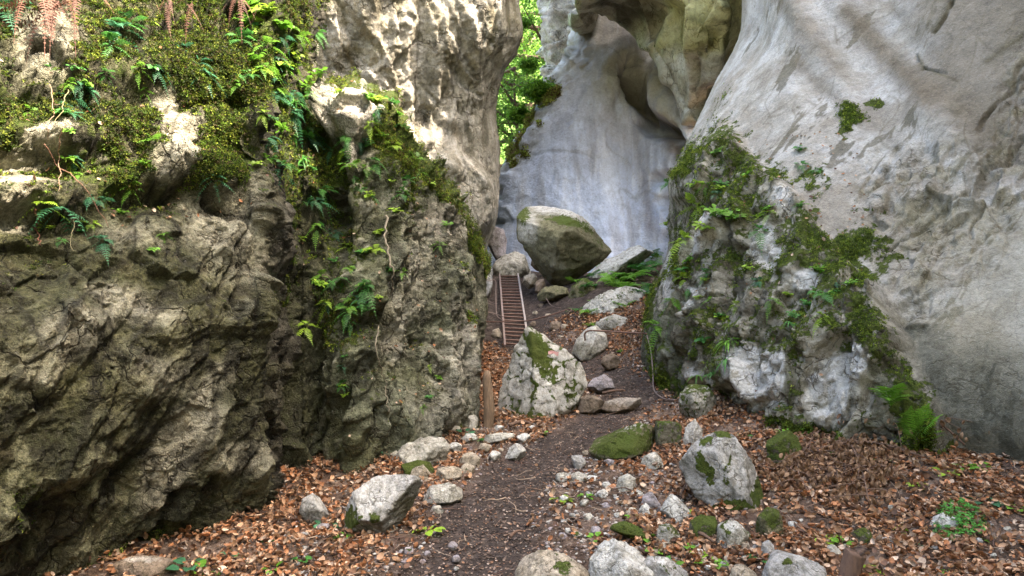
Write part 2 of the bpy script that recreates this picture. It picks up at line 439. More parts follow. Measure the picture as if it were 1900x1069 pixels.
# ---- near left cliff
def bA(px): return interp_row([(-700,1500),(-400,1250),(-100,1140),(0,1100),(130,1066),(300,1018),(430,975),(500,935),(560,918),(620,905)], px)
def yA(px): return interp_row([(-700,2.3),(-400,2.75),(-100,3.35),(0,3.6),(130,3.95),(300,4.35),(430,4.8),(500,5.2),(560,5.75),(620,6.1)], px)
cols = [-1300, -700, -350, -100, 80, 220, 350, 450]
rows = []
for k, (py, dy) in enumerate([(60, .05), (0, .0), (None, -.28), (None, -.30), (None, -.12), (None, .10), (None, .22), (None, .5), (None, 1.2), (None, 1.5), (None, 3.0)]):
    r = []
    fy = [0, 0, 860, 700, 540, 400, 280, 130, -60, -200, -330][k]
    for c in cols:
        b = bA(c); Y = yA(c)
        yy = b+py if k < 2 else b+(fy-b) if c > -200 else b-(1000-fy)*1.15
        if k >= 2: yy = min(yy, b-40*(k-1))
        sc = min(1, Y/4.5)
        r.append((c, yy, Y+dy*sc))
    # corner, then the face that turns away into the gorge
    cx = [478, 478, 474, 470, 478, 486, 484, 500, 520, 480, 440][k]
    bx = {0: 1000, 1: 945}.get(k, fy)
    yc = 5.0+dy*.9
    r += [(cx, bx, yc), (cx+14, bx-2, yc+.35), (cx+45, bx-6, yc+1.0), (cx+76, bx-4, yc+1.9), (cx+70, bx, yc+3.4)]
    r.insert(0, (-3.9-dy*.3, 0.3, W(-1000, bA(-700)-(1000-fy)*1.2, 2.3)[2] if k > 1 else -.3, 'w'))
    r.insert(0, (-3.4, -3.0, r[0][2], 'w'))
    del r[2]
    rows.append(r)
for r in rows[-1:]:
    pass
GA = net(rows, 2.1)
def dispA(P, px, py):
    low = sst(430, 620, py)
    d = fbm(P*.7, 3, 101)*.13
    Q = warp(P, .35, 1.1, 120)
    f1, f2, fc, cid = worley(Q*[1.15, 1.15, 1.5], 131); d += fc*.13
    R = warp(P, .10, 3, 140)
    d += crag(P, (.5, .4, .8), 2.6, .15, 151, .40)
    g = along(P, (.55, .45, .75), .55, 2.2); d += (ridged(g, 4, 171)-.5)*.13*low
    face = sst(478, 505, px)*sst(-50, 60, 1200-py)
    v = np.stack([P[:, 0]*5, P[:, 1]*5, P[:, 2]*.55], 1); d += (ridged(v, 4, 181)-.55)*.14*face
    vv = along(P, (.25, .3, .92), .5, 2.6); q1, q2, _, _ = worley(warp(vv, .35, 1.3, 187), 189); d -= .06*np.exp(-((q2-q1)/.07)**2)*sst(-.1, .2, fbm(P*1.1, 2, 193))
    # ledges and a dark overhang at the upper left
    for (x, y0, rx, h) in [(20, 385, 150, 1), (40, 270, 170, 1), (330, 350, 120, .7), (190, 150, 160, .8), (430, 240, 90, .7)]:
        m = np.exp(-((px-x)/rx)**4); t = (py-y0+20*fbm(P*2, 2, 7))/70
        d += m*h*(.10*np.exp(-(t+.35)**2*4) - .16*np.exp(-(t-.35)**2*5))
    # long hollow with a lighter scoop
    d -= .10*blob(px, py, 290, 830, 60, 170, 28, .8) + .05*blob(px, py, 130, 930, 120, 60, -20, .8)
    d += .07*blob(px, py, 205, 760, 60, 200, 30, .8) + .05*blob(px, py, 90, 620, 60, 80, 0, .8)
    d += fbm(P*7, 5, 191, .6)*.035 + fbm(P*30, 3, 195, .6)*.009
    return d*np.where(px < -900, .5, 1)
def colA(P, px, py, N, d):
    n1 = fbm(P*1.3, 4, 201); n2 = fbm(P*5, 5, 203, .6); n3 = fbm(P*20, 4, 207, .65)
    c = np.zeros((len(P), 3)) + (.076, .080, .036)
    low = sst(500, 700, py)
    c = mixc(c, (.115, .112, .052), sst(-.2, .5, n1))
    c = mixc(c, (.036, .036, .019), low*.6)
    c = mixc(c, (.020, .018, .010), sst(-.15, .45, n2+n1*.5)*.75)
    c = mixc(c, (.085, .085, .032), sst(.0, .5, fbm(P*2.4, 4, 211))*.65)
    c = mixc(c, (.09, .055, .030), sst(.2, .6, fbm(P*3.3, 3, 213))*.2)
    pal = 0
    for b in [(340,250,42,60,10,1.15),(318,195,22,40,-30,.9),(85,85,55,60,0,.7),(95,245,40,22,0,.9),(40,285,60,18,0,.9),(60,325,70,14,0,.7),
              (410,420,70,70,30,.75),(450,500,50,40,0,.45),(235,570,75,28,15,.95),(95,640,60,45,-20,.75),(40,690,50,30,0,.7),(45,390,40,30,20,.8),
              (335,830,30,120,28,.85),(375,745,22,60,30,.7),(440,850,55,25,-10,.65),(290,700,60,30,10,.4),(470,380,14,120,0,.4),(250,440,70,30,0,.4),(170,600,40,20,0,.5)]:
        pal = np.maximum(pal, blob(px, py, *b[:5], .6, n2, .7)*b[5])
    pal = pal*sst(-.9, .2, n3+.6)
    c = mixc(c, (.40, .38, .29), np.clip(pal, 0, 1)*.9)
    lich = sst(.22, .5, n3+n2*.5)*sst(-.1, .4, n1+.1)*.6
    c = mixc(c, (.22, .22, .155), lich)
    ds = fbm(along(warp(P, .1, 2, 231), (.55, .45, .75), .5, 4.5), 5, 233, .6); c = mixc(c, (.24, .235, .14), sst(.12, .3, ds+n1*.25)*.55*low+0); c = mixc(c, (.014, .014, .007), sst(.14, .3, -ds)*.6*low)
    q1, q2, _, _ = worley(warp(along(P, (.25, .3, .92), .5, 2.6), .35, 1.3, 187), 189); c = mixc(c, (.012, .011, .006), np.exp(-((q2-q1)/.05)**2)*.7)
    face = sst(480, 500, px)
    st = fbm(np.stack([P[:, 0]*9, P[:, 1]*9, P[:, 2]*.5], 1), 4, 221)
    fcol = mixc(np.zeros((len(P), 3))+(.045, .041, .030), (.20, .185, .15), sst(.05, .5, st)*.8)
    fcol = mixc(fcol, (.10, .10, .03), sst(.1, .5, n1)*.5)
    c = c*(1-face[:, None]*.85) + fcol*face[:, None]*.85
    topz = 1-sst(300, 430, py)
    m = topz*.34 + sst(.25, .8, N[:, 2])*.30*(1-low)
    for b in [(400,130,120,90,20,.85),(430,240,60,110,-20,.7),(420,320,80,50,0,.6),(50,215,110,60,0,.75),(200,310,70,70,0,.6),(130,170,60,60,0,.3),(250,120,90,60,0,.4),(520,60,50,120,10,.55),
              (552,520,26,190,0,.9),(540,300,34,200,-8,.6),(150,420,150,40,0,.35),(420,395,50,25,0,.5),(30,930,60,50,0,.45),(300,1000,220,22,-14,.45),(520,880,60,30,0,.35)]:
        m = np.maximum(m, blob(px, py, *b[:5], .6, n2, .8)*b[5])
    m = m - pal*.6 + n1*.15
    m = np.where(py > 620, np.minimum(m, .40), m)
    return c, m
oA, QA, NA, pxA, pyA, mA = rock_sheet('cliff', GA, dispA, colA, M_rockN, label='dark mossy cliff filling the left side, with hanging ferns and a damp brown foot')

# ---- second left cliff, stepping down towards the trail
tops = [(440,120),(520,150),(575,158),(605,170),(640,178),(700,190),(735,245),(765,292),(800,335),(850,385),(880,430),(900,482)]
cols = [500, 560, 610, 655, 700, 745, 790, 835, 875, 900]
bas = [(500,930),(560,918),(640,900),(730,860),(800,822),(870,790),(905,752)]
yb = [(500,6.0),(560,5.9),(640,5.95),(730,6.35),(800,6.9),(870,7.4),(905,7.9)]
rows = []
fr = [(-.10, 0), (0, 0), (.12, -.16), (.3, -.12), (.48, .12), (.66, .35), (.84, .6), (.97, .85), (1.0, 1.15)]
for f, dy in fr:
    r = [(430, np.interp(440, *zip(*bas))+(130-930)*f, 8.2+dy)]
    for c in cols:
        b = interp_row(bas, c); t = interp_row(tops, c); Y = interp_row(yb, c)
        r.append((c, b+(t-b)*f, Y+dy+(.25 if 540 < c < 640 else 0)))
    e = {0: 905, 1: 892, 2: 888, 3: 893, 4: 903, 5: 906, 6: 904, 7: 902, 8: 900}[fr.index((f, dy))]
    b, t = 752, 482
    r[-1] = (e-8, b+(t-b)*f, 8.1+dy*.8)
    r += [(e, b+(t-b)*f-4, 8.8+dy*.8), (e-22, b+(t-b)*f-8, 10.5+dy), (e-90, b+(t-b)*f-8, 13.5+dy)]
    rows.append(r)
for dy, dp in [(1.8, 4), (3.2, 30), (5.5, 90)]:
    rows.append([(p[0]*(1)+ (0 if dy < 3 else -60), p[1]+dp, p[2]+dy) for p in rows[8]])
GB = net(rows, 2.3)
def dispB(P, px, py):
    d = fbm(P*.8, 3, 301)*.16
    R = warp(P, .16, 1.6, 310)
    f1, f2, fc, cid = worley(along(R, (.28, .1, .95), .6, 1.8), 321); d += fc*.28
    d += crag(P, (.30, .1, .92), 2.4, .20, 331, .35)
    g = along(P, (.3, .05, .95), .7, 3.4); d += (ridged(g, 4, 341)-.5)*.26
    d += fbm(P*8, 5, 361, .6)*.030 + fbm(P*30, 3, 365, .6)*.008
    d -= .35*blob(px, py, 610, 330, 22, 130, -8, .7)
    d -= .22*blob(px, py, 705, 640, 8, 130, 0, .8) + .16*blob(px, py, 590, 720, 14, 160, 0, .8)
    d += .22*blob(px, py, 655, 215, 45, 30, 0, .7)
    ef = sst(0, 70, 905-px); return d*(.25+.75*ef)-.05*(1-ef)
def colB(P, px, py, N, d):
    n1 = fbm(P*1.2, 4, 401); n2 = fbm(P*5, 5, 403, .6); n3 = fbm(P*20, 4, 407, .65)
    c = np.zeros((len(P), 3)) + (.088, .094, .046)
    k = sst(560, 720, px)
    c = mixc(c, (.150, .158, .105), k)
    c = mixc(c, (.026, .024, .014), sst(-.05, .5, n1*.5+n2-.25*k)*.75)
    c = mixc(c, (.085, .085, .03), sst(.0, .5, fbm(P*2, 3, 409))*.5)
    st = fbm(along(P, (.28, .1, .95), .7, 7), 5, 411, .6)
    q1, q2, _, _ = worley(warp(along(P, (.28, .1, .95), .5, 3.0), .3, 1.4, 413), 415); c = mixc(c, (.018, .018, .010), np.exp(-((q2-q1)/.06)**2)*.7)
    c = mixc(c, (.37, .365, .285), sst(.12, .42, st+n3*.25)*(.35+.35*k))
    pal = 0
    for b in [(670,215,40,32,0,1),(650,260,20,50,0,.8),(640,240,30,16,0,.8),(830,420,50,35,30,.6),(760,500,40,90,10,.35),(850,680,40,110,10,.45),(730,600,22,70,0,.4),(800,760,60,40,0,.35)]:
        pal = np.maximum(pal, blob(px, py, *b[:5], .6, n2, .7)*b[5])
    c = mixc(c, (.50, .465, .40), np.clip(pal*sst(-.5, .2, n3+.3), 0, 1)*.9)
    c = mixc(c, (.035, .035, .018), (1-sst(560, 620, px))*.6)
    m = sst(.35, .9, N[:, 2])*.42 + n1*.12
    for b in [(725,260,30,110,-22,.9),(620,180,60,20,0,.95),(700,190,40,14,0,.9),(590,300,50,130,0,.55),(700,330,70,50,0,.4),(770,400,50,30,30,.5),(640,480,50,160,0,.42),(640,600,40,60,0,.5),
              (870,590,30,20,0,.6),(850,800,60,20,-25,.6),(740,850,80,18,-25,.5),(600,880,60,40,0,.35)]:
        m = np.maximum(m, blob(px, py, *b[:5], .6, n2, .8)*b[5])
    tp = interp_row(tops, px); cr_ = 1-sst(6, 34, np.abs(py-tp-8)+n2*14); m = np.maximum(m, cr_*.75*(px > 540)); c = mixc(c, (.03, .03, .015), sst(14, 30, py-tp)*(1-sst(40, 90, py-tp))*(px > 700)*.5)
    m -= pal*.5
    return c, m
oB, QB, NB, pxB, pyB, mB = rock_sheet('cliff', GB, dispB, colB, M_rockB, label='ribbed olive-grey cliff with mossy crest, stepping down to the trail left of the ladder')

# ---- tall middle cliff with the sunlit streaks
edge = [(-1400,930),(-600,950),(-200,960),(0,966),(60,973),(100,968),(135,938),(200,921),(260,929),(330,931),(400,925),(440,910),(480,900),(560,885)]
edge = sorted(edge)
rows = []
for py, dy in [(640,0),(560,0),(480,.1),(420,.0),(350,.1),(280,.2),(210,.1),(140,-.2),(70,-.45),(0,-.6),(-150,-.8),(-450,-.6),(-900,.4),(-1250,1.0)]:
    e = interp_row(edge, py)
    r = [(250, py, 17), (400, py, 15.5), (500, py, 14.6+dy), (570, py, 14.4+dy), (640, py, 14.6+dy), (710, py, 14.7+dy), (780, py, 15.2+dy), (840, py, 15.6+dy), (e-40, py, 16.0+dy), (e-8, py, 16.5+dy), (e, py, 17.2+dy), (e-14, py, 18.6+dy), (e-90, py, 22+dy)]
    rows.append(r)
GC = net(rows, 2.6)
def dispC(P, px, py):
    Lc = (-.28, 0, .96)
    up = 1-sst(230, 330, py)
    d = fbm(P*.35, 2, 501)*.3
    g = along(P, Lc, .16, 1.0); d += (ridged(g, 4, 511)-.5)*.30*(.3+.7*up)
    R = warp(P, .3, .8, 520)
    d += crag(P, Lc, .55, .50, 531, .10)*(.35+.65*up) + crag(P, (-.45, 0, .85), .9, .30, 541, .4)*(1-.6*up)
    d += fbm(P*3, 5, 551, .6)*.07 + fbm(P*14, 3, 555)*.015
    d += .5*blob(px, py, 850, 370, 60, 80, -40, .4) + .35*blob(px, py, 800, 290, 40, 50, -40, .5)
    ef = sst(-10, 60, interp_row(edge, py)-px); return d*(.2+.8*ef)-.06*(1-ef)
def colC(P, px, py, N, d):
    n1 = fbm(P*.6, 4, 601); n2 = fbm(P*2.6, 5, 603, .6); n3 = fbm(P*10, 4, 607, .65)
    c = np.zeros((len(P), 3)) + (.33, .31, .255)
    st = fbm(along(warp(P, .15, 1, 609), (-.28, 0, .96), .16, 2.6), 5, 611, .6); up = 1-sst(220, 330, py)
    c = mixc(c, (.47, .445, .39), sst(.05, .25, st)*.8); c = mixc(c, (.12, .11, .075), sst(.08, .3, -st)*.7*(.3+.7*up)); q1, q2, _, _ = worley(warp(along(P, (-.28, 0, .96), .15, 1.1), .25, 1.2, 619), 621); c = mixc(c, (.07, .062, .04), np.exp(-((q2-q1)/.05)**2)*.7*up)
    c = mixc(c, (.15, .135, .095), sst(.1, .55, n2+n1*.4-st*.4)*.6)
    c = mixc(c, (.24, .22, .13), sst(.0, .5, fbm(P*1.1, 3, 613))*.4)
    c = mixc(c, (.48, .46, .41), sst(.28, .5, n3*.5+fbm(along(P, (-.5, 0, .8), 1.2, 3), 4, 617))*.75)
    for b in [(590,60,18,90,-8),(545,150,14,70,0)]: c = mixc(c, (.09, .085, .045), blob(px, py, *b, .6, n2, .7)*.6)
    m = np.zeros(len(P)) + sst(.5, .9, N[:, 2])*.35 + blob(px, py, 600, 60, 14, 60, -10, .6, n2)*.4
    return c, m
oC, *_ = rock_sheet('cliff', GC, dispC, colC, M_rockC, label='tall fluted grey-brown cliff behind the mossy left rocks, sunlit in streaks near its top')

# ---- blue-white washed wall at the back
le = [(-700,1040),(-300,1060),(0,1075),(90,1058),(130,1045),(180,1012),(230,985),(270,962),(310,943),(350,934),(400,920),(430,906),(500,890),(600,880)]
rows = []
for py, dy in [(640,-.3),(560,-.2),(480,0),(400,.15),(320,.3),(240,.5),(170,.8),(110,1.2),(60,1.6),(-50,2.0),(-300,2.4),(-900,2.6)]:
    e = interp_row(le, py)
    r = [(e+60, py, 26+dy), (e+10, py, 22.5+dy), (e, py, 21.3+dy), (e+14, py, 20.5+dy), (e+70, py, 20.2+dy), (1120, py, 20.0+dy), (1170, py, 20.3+dy), (1210, py, 20.0+dy), (1250, py, 19.4+dy*.6), (1300, py, 18.7+dy*.6), (1400, py, 18+dy*.5), (1600, py, 17+dy*.5)]
    r[5] = (max(1120, e+110), py, 20.0+dy); r[6] = (max(1170, e+150), py, 20.3+dy); r[7] = (max(1210, e+190), py, 20.0+dy); r[8] = (max(1250, e+225), py, 19.4+dy*.6)
    rows.append(r)
GD = net(rows, 2.8)
def ribline(px, py, x0, y0, x1, y1, w):
    t = np.clip(((px-x0)*(x1-x0)+(py-y0)*(y1-y0))/((x1-x0)**2+(y1-y0)**2), 0, 1)
    dd = np.hypot(px-x0-t*(x1-x0), py-y0-t*(y1-y0)); return np.exp(-(dd/w)**2)
def dispD(P, px, py):
    wx = px+fbm(P*.6, 4, 701)*34
    d = fbm(P*.25, 2, 703)*.12 + fbm(along(P, (-.1, 0, 1), .25, .8), 3, 705)*.07
    d -= 1.1*ribline(wx, py, 1160, 120, 1262, 300, 14)            # the dark groove running down right
    d -= .12*ribline(wx, py, 1165, 150, 1125, 260, 14)
    d += .15*ribline(wx, py, 1180, 220, 1165, 470, 40) + .08*ribline(wx, py, 1215, 230, 1235, 420, 14)
    d -= .9*ribline(wx, py, 1235, 330, 1245, 440, 10)
    d += .4*ribline(wx, py, 1225, 130, 1265, 260, 22)
    ed = 1-sst(0, 60, px-interp_row(le, py))
    d += crag(P, (-.2, 0, 1), .8, .07, 731, .4)
    f1, f2, fc, cid = worley(warp(P, .3, 1, 711)*[1.6, 1.6, 1.2], 713); d += fc*.5*ed
    d += .25*blob(px, py, 1060, 300, 50, 200, 20, .8) + fbm(P*2, 4, 717)*.035 + fbm(P*7, 4, 719)*.015*(.6+1.4*ed)
    k = np.abs(py-(278+.12*(px-950)+8*fbm(P*1.2, 2, 721))); d -= .05*np.exp(-(k/3)**2)*sst(940, 960, px)*(1-sst(1080, 1120, px))
    return d
def colD(P, px, py, N, d):
    n1 = fbm(P*.5, 4, 801); n2 = fbm(P*2.2, 5, 803, .6); n3 = fbm(P*8, 4, 807, .65)
    st = fbm(along(P, (-.06, 0, 1), .12, 2.2), 4, 809)
    c = np.zeros((len(P), 3)) + (.50, .51, .53)
    c = mixc(c, (.44, .52, .68), sst(150, 380, py)*.85)
    c = mixc(c, (.64, .70, .80), sst(.05, .4, st)*.7)
    c = mixc(c, (.30, .30, .32), sst(.1, .35, -st+n1*.6)*.5)
    c = mixc(c, (.50, .47, .38), (1-sst(110, 210, py))*.5)
    wx = px+n2*6
    c = mixc(c, (.13, .11, .085), ribline(wx, py, 1165, 140, 1262, 295, 13)*.9)  # shade of the concave edge put into the colour as a grey-brown band
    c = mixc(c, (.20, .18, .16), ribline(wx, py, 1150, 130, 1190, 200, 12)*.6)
    c = mixc(c, (.27, .28, .33), ribline(wx, py, 1170, 185, 1208, 420, 9)*.75)
    c = mixc(c, (.26, .27, .31), ribline(wx, py, 1240, 300, 1246, 440, 7)*.6)
    c = mixc(c, (.50, .47, .33), ribline(wx, py, 1215, 130, 1262, 240, 18)*.8)
    q1, q2, _, _ = worley(warp(along(P, (-.5, 0, .8), .35, .6), .4, 1.2, 821), 823); c = mixc(c, (.22, .22, .22), np.exp(-((q2-q1)/.022)**2)*.5*sst(.0, .25, fbm(P*.4, 2, 825)))
    st3 = fbm(along(P, (-.04, 0, 1), .10, 4), 4, 827); c = mixc(c, (.30, .31, .35), sst(.15, .35, st3)*.35); c = mixc(c, (.74, .78, .84), sst(.2, .4, -st3)*.35)
    ed = 1-sst(0, 55, px-interp_row(le, py)+n2*20)
    c = mixc(c, (.20, .18, .10), ed*(1-sst(300, 350, py))*sst(.0, .4, n2+.25)*.8)
    c = mixc(c, (.30, .28, .24), sst(.3, .6, n3+n2*.4)*.35)
    c = mixc(c, (.18, .22, .25), ed*sst(350, 400, py)*.6)
    m = ed*(1-sst(300, 340, py))*sst(120, 160, py)*.40 + n2*.12*ed
    return c, m
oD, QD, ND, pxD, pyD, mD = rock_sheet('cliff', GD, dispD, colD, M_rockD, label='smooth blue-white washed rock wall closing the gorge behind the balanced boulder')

# ---- pale sunlit crag above it on the left
le2 = [(300,955),(240,955),(160,975),(100,972),(60,962),(0,972),(-120,1000),(-400,1010)]
rows = []
for py, dy in [(330,0),(260,0),(180,.1),(110,.2),(50,.3),(0,.3),(-80,.4),(-300,1.5),(-520,2.5)]:
    e = interp_row(le2, py)
    rows.append([(e+60, py, 31), (e+4, py, 28), (e, py, 27), (e+12, py, 26), (1050, py, 25.5+dy), (1100, py, 25+dy), (1160, py, 25+dy), (1300, py, 24+dy), (1450, py, 24+dy)])
GF = net(rows, 3.2)
def dispF(P, px, py):
    R = warp(P, .4, .5, 901); f1, f2, fc, cid = worley(R*[.8, .8, 1.1], 903); d = fc*1.0
    f1, f2, fc, cid = worley(R*[2.4, 2.4, 3], 905); return d+fc*.3+fbm(P*2.5, 4, 907)*.1
def colF(P, px, py, N, d):
    n1 = fbm(P*.6, 4, 911); n2 = fbm(P*3, 4, 913, .6)
    c = np.zeros((len(P), 3)) + (.60, .575, .50); c = mixc(c, (.36, .33, .24), sst(.1, .5, n2)*.6); c = mixc(c, (.75, .73, .68), sst(0, .5, n1)*.5)
    c = mixc(c, (.30, .33, .12), sst(.1, .5, fbm(P*1.5, 4, 915))*.5)
    return c, sst(.3, .7, N[:, 2])*.45+n1*.15
oF, *_ = rock_sheet('cliff', GF, dispF, colF, M_rockC, label='pale cream crag high up beside the green gap between the cliffs')

# ---- yellow-stained overhang at the top
lip = [(1060,36),(1080,44),(1110,58),(1150,72),(1185,80),(1212,98),(1236,145),(1262,198),(1286,250),(1310,240),(1345,150),(1400,80)]
cols = [1078, 1105, 1140, 1175, 1210, 1240, 1270, 1300, 1330, 1365, 1420, 1500]
rows = []
for k in range(9):
    r = []
    for c in cols:
        L = interp_row(lip, c)
        top = -1000
        py = [L-14, L, L-10, L-34, L-70, L-120, L-200, -260, -1000][k]
        yb_ = 19.4 if c < 1200 else 19.0-(c-1200)*.012
        Y = [yb_+2.2, yb_+.2, yb_-.5, yb_-1.2, yb_-1.9, yb_-2.4, yb_-2.5, yb_-2.0, yb_-1.2][k]
        if c > 1200 and k in (3, 4, 5): Y += .7
        r.append((c, py, Y))
    L = interp_row(lip, 1078)
    e = [1064, 1066, 1064, 1068, 1074, 1080, 1080, 1070, 1060][k]
    r.insert(0, (e, r[0][1], r[0][2]+.8)); r.insert(0, (e+30, r[0][1], r[0][2]+3))
    rows.append(r)
GE = net(rows, 2.6)
def dispE(P, px, py):
    d = fbm(P*.45, 2, 921)*.22 + fbm(P*1.6, 4, 923)*.07
    wx = px+fbm(P*.7, 2, 925)*10
    d -= .7*blob(wx, py, 1160, 36, 70, 34, -6, .8)
    d -= .35*blob(wx, py, 1252, 60, 20, 60, 8, .9) + .35*blob(wx, py, 1305, 60, 22, 60, -4, .9) + .25*blob(wx, py, 1290, 150, 14, 60, 0, .9)
    for (x0, y0, x1, y1, a, w_) in [(1225,40,1240,150,.18,9),(1278,20,1280,220,.25,8),(1335,10,1325,150,.25,10)]: d += a*ribline(wx, py, x0, y0, x1, y1, w_)
    d += .10*np.exp(-((py-(84+fbm(P*1.2, 2, 929)*6))/5)**2)*(px < 1215)
    return d + crag(P, (.6, .1, .5), 1.6, .12, 935, .5)*sst(1190, 1110, px) + fbm(P*5, 4, 927)*.03
def colE(P, px, py, N, d):
    n1 = fbm(P*.8, 4, 931); n2 = fbm(P*3, 5, 933, .6)
    wx = px+n2*16; wy = py+n1*16
    c = np.zeros((len(P), 3)) + (.42, .405, .33)
    sw = fbm(np.stack([P[:, 0]*1.1, P[:, 1]*1.1, P[:, 2]*2.6], 1)+n1[:, None]*.5, 4, 939)
    c = mixc(c, (.27, .25, .165), sst(-.1, .25, sw)*.6)
    c = mixc(c, (.56, .53, .43), sst(.15, .35, -sw)*.6)
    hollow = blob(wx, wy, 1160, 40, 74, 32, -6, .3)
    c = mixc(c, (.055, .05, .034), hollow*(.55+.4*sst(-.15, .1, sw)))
    c = mixc(c, (.40, .37, .27), np.maximum(blob(wx, wy, 1205, 34, 22, 9, -10, .4), blob(wx, wy, 1150, 8, 70, 5, 4, .6))*.8)
    yel = sst(1200, 1235, px)*(1-sst(75, 120, py+n2*25))
    c = mixc(c, (.36, .35, .11), yel*.65)
    for (x, y, rx, ry) in [(1250,56,13,44),(1302,62,15,40),(1343,55,7,50)]: c = mixc(c, (.115, .11, .03), blob(wx, wy, x, y, rx, ry, 0, .35)*.85)
    c = mixc(c, (.17, .15, .11), blob(wx, wy, 1300, 145, 13, 40, 0, .4)*.65+0)
    c = mixc(c, (.07, .06, .04), sst(.22, .34, n2)*.35)
    return c, blob(wx, wy, 1180, 86, 60, 5, 0, .6, n2)*.45
oE, *_ = rock_sheet('overhang', GE, dispE, colE, rock_mat('stained_smooth_limestone', .5, .2, .02, speck=.04, rough=.6), label='yellow-olive stained rock overhang with a dark hollow, bulging at the top beside the pale slab')

# ---- great slab on the right with its mossy buttress
gl = [(-1700,1330),(-900,1350),(-400,1362),(-100,1366),(0,1366),(45,1366),(85,1354),(130,1326),(180,1302),(250,1272),(300,1246),(340,1232),(368,1236),(392,1262),(415,1252),(440,1240),(500,1216),(560,1196),(600,1186),(690,1178),(735,1190),(800,1200)]
bG = [(1180,700),(1260,742),(1330,750),(1430,786),(1600,822),(1750,850),(1830,872),(1900,884),(2100,960),(2700,1300)]
yG = [(1180,9.6),(1260,8.2),(1330,7.6),(1430,6.5),(1600,5.75),(1750,5.35),(1900,4.95),(2100,4.4),(2700,3.0)]
rows = []
def ztop(f, py, Y):
    """above the picture the wall climbs to its rim"""
    if f > -.3: return py
    Z = {-.4: 9.0, -1.2: 13.5, -2.2: 18.4}[f]
    return 534.5-(Z-CZ)*F/Y
for f in [1.10, 1.0, .9, .78, .64, .5, .36, .22, .08, -.1, -.4, -1.2, -2.2]:
    # f: 1 at the foot, 0 at the frame's top edge
    r = []
    e_py = 720*f if f > 0 else 900*f
    e = interp_row(gl, e_py)
    Ye = np.interp(f, [-2.2, -1.2, -.4, 0, .25, .5, .7, .9, 1.1], [15.5, 14.2, 12.6, 11.8, 11.2, 10.6, 10.1, 9.75, 9.7])
    r += [(e+70, ztop(f, e_py, Ye+5.5), Ye+5.5), (e+14, ztop(f, e_py, Ye+1.8), Ye+1.8), (e, ztop(f, e_py, Ye+.5), Ye+.5), (e+12, ztop(f, e_py, Ye-.25), Ye-.25)]
    for c0 in [1300, 1380, 1460, 1550, 1640, 1740, 1840, 1960, 2200, 2800]:
        b = interp_row(bG, c0); Yf = interp_row(yG, c0)
        back = np.interp(f, [-2.2, -1.2, -.4, 0, .25, .5, .7, .9, 1.1], [7.5, 6.2, 4.4, 3.2, 2.1, 1.0, .35, 0, 0])
        if c0 > 1700: back *= np.interp(c0, [1700, 2200, 2800], [.85, .6, .4])
        under = np.interp(f, [.6, .75, .95, 1.0, 1.1], [0, -.1, .1, .12, .12]) if c0 > 1680 else 0
        c = c0 if f > .5 else c0 + (e+70-1310)*np.clip((1500-c0)/200, 0, 1)*.6
        c = max(c, e+40)
        y2 = b*f if f > 0 else 900*f
        r.append((c, ztop(f, y2, Yf+back+under), Yf+back+under))
    zz = W(*r[-1])[2]; xx = W(*r[-1])[0]; r.append((max(4.4, xx*.9), .6, zz, 'w')); r.append((max(4.2, xx*.8), -4.5, zz, 'w'))
    rows.append(r)
GG = net(rows, 2.2, mixl=.3)
def buttress(px, py, n):
    """1 on the rough mossy block at the slab's foot, 0 on the smooth slab"""
    b = interp_row([(200,1345),(260,1380),(330,1440),(400,1500),(480,1560),(560,1640),(640,1680),(720,1712),(800,1745),(860,1790)], py)
    return 1-sst(-14, 14, px-b-n*34)
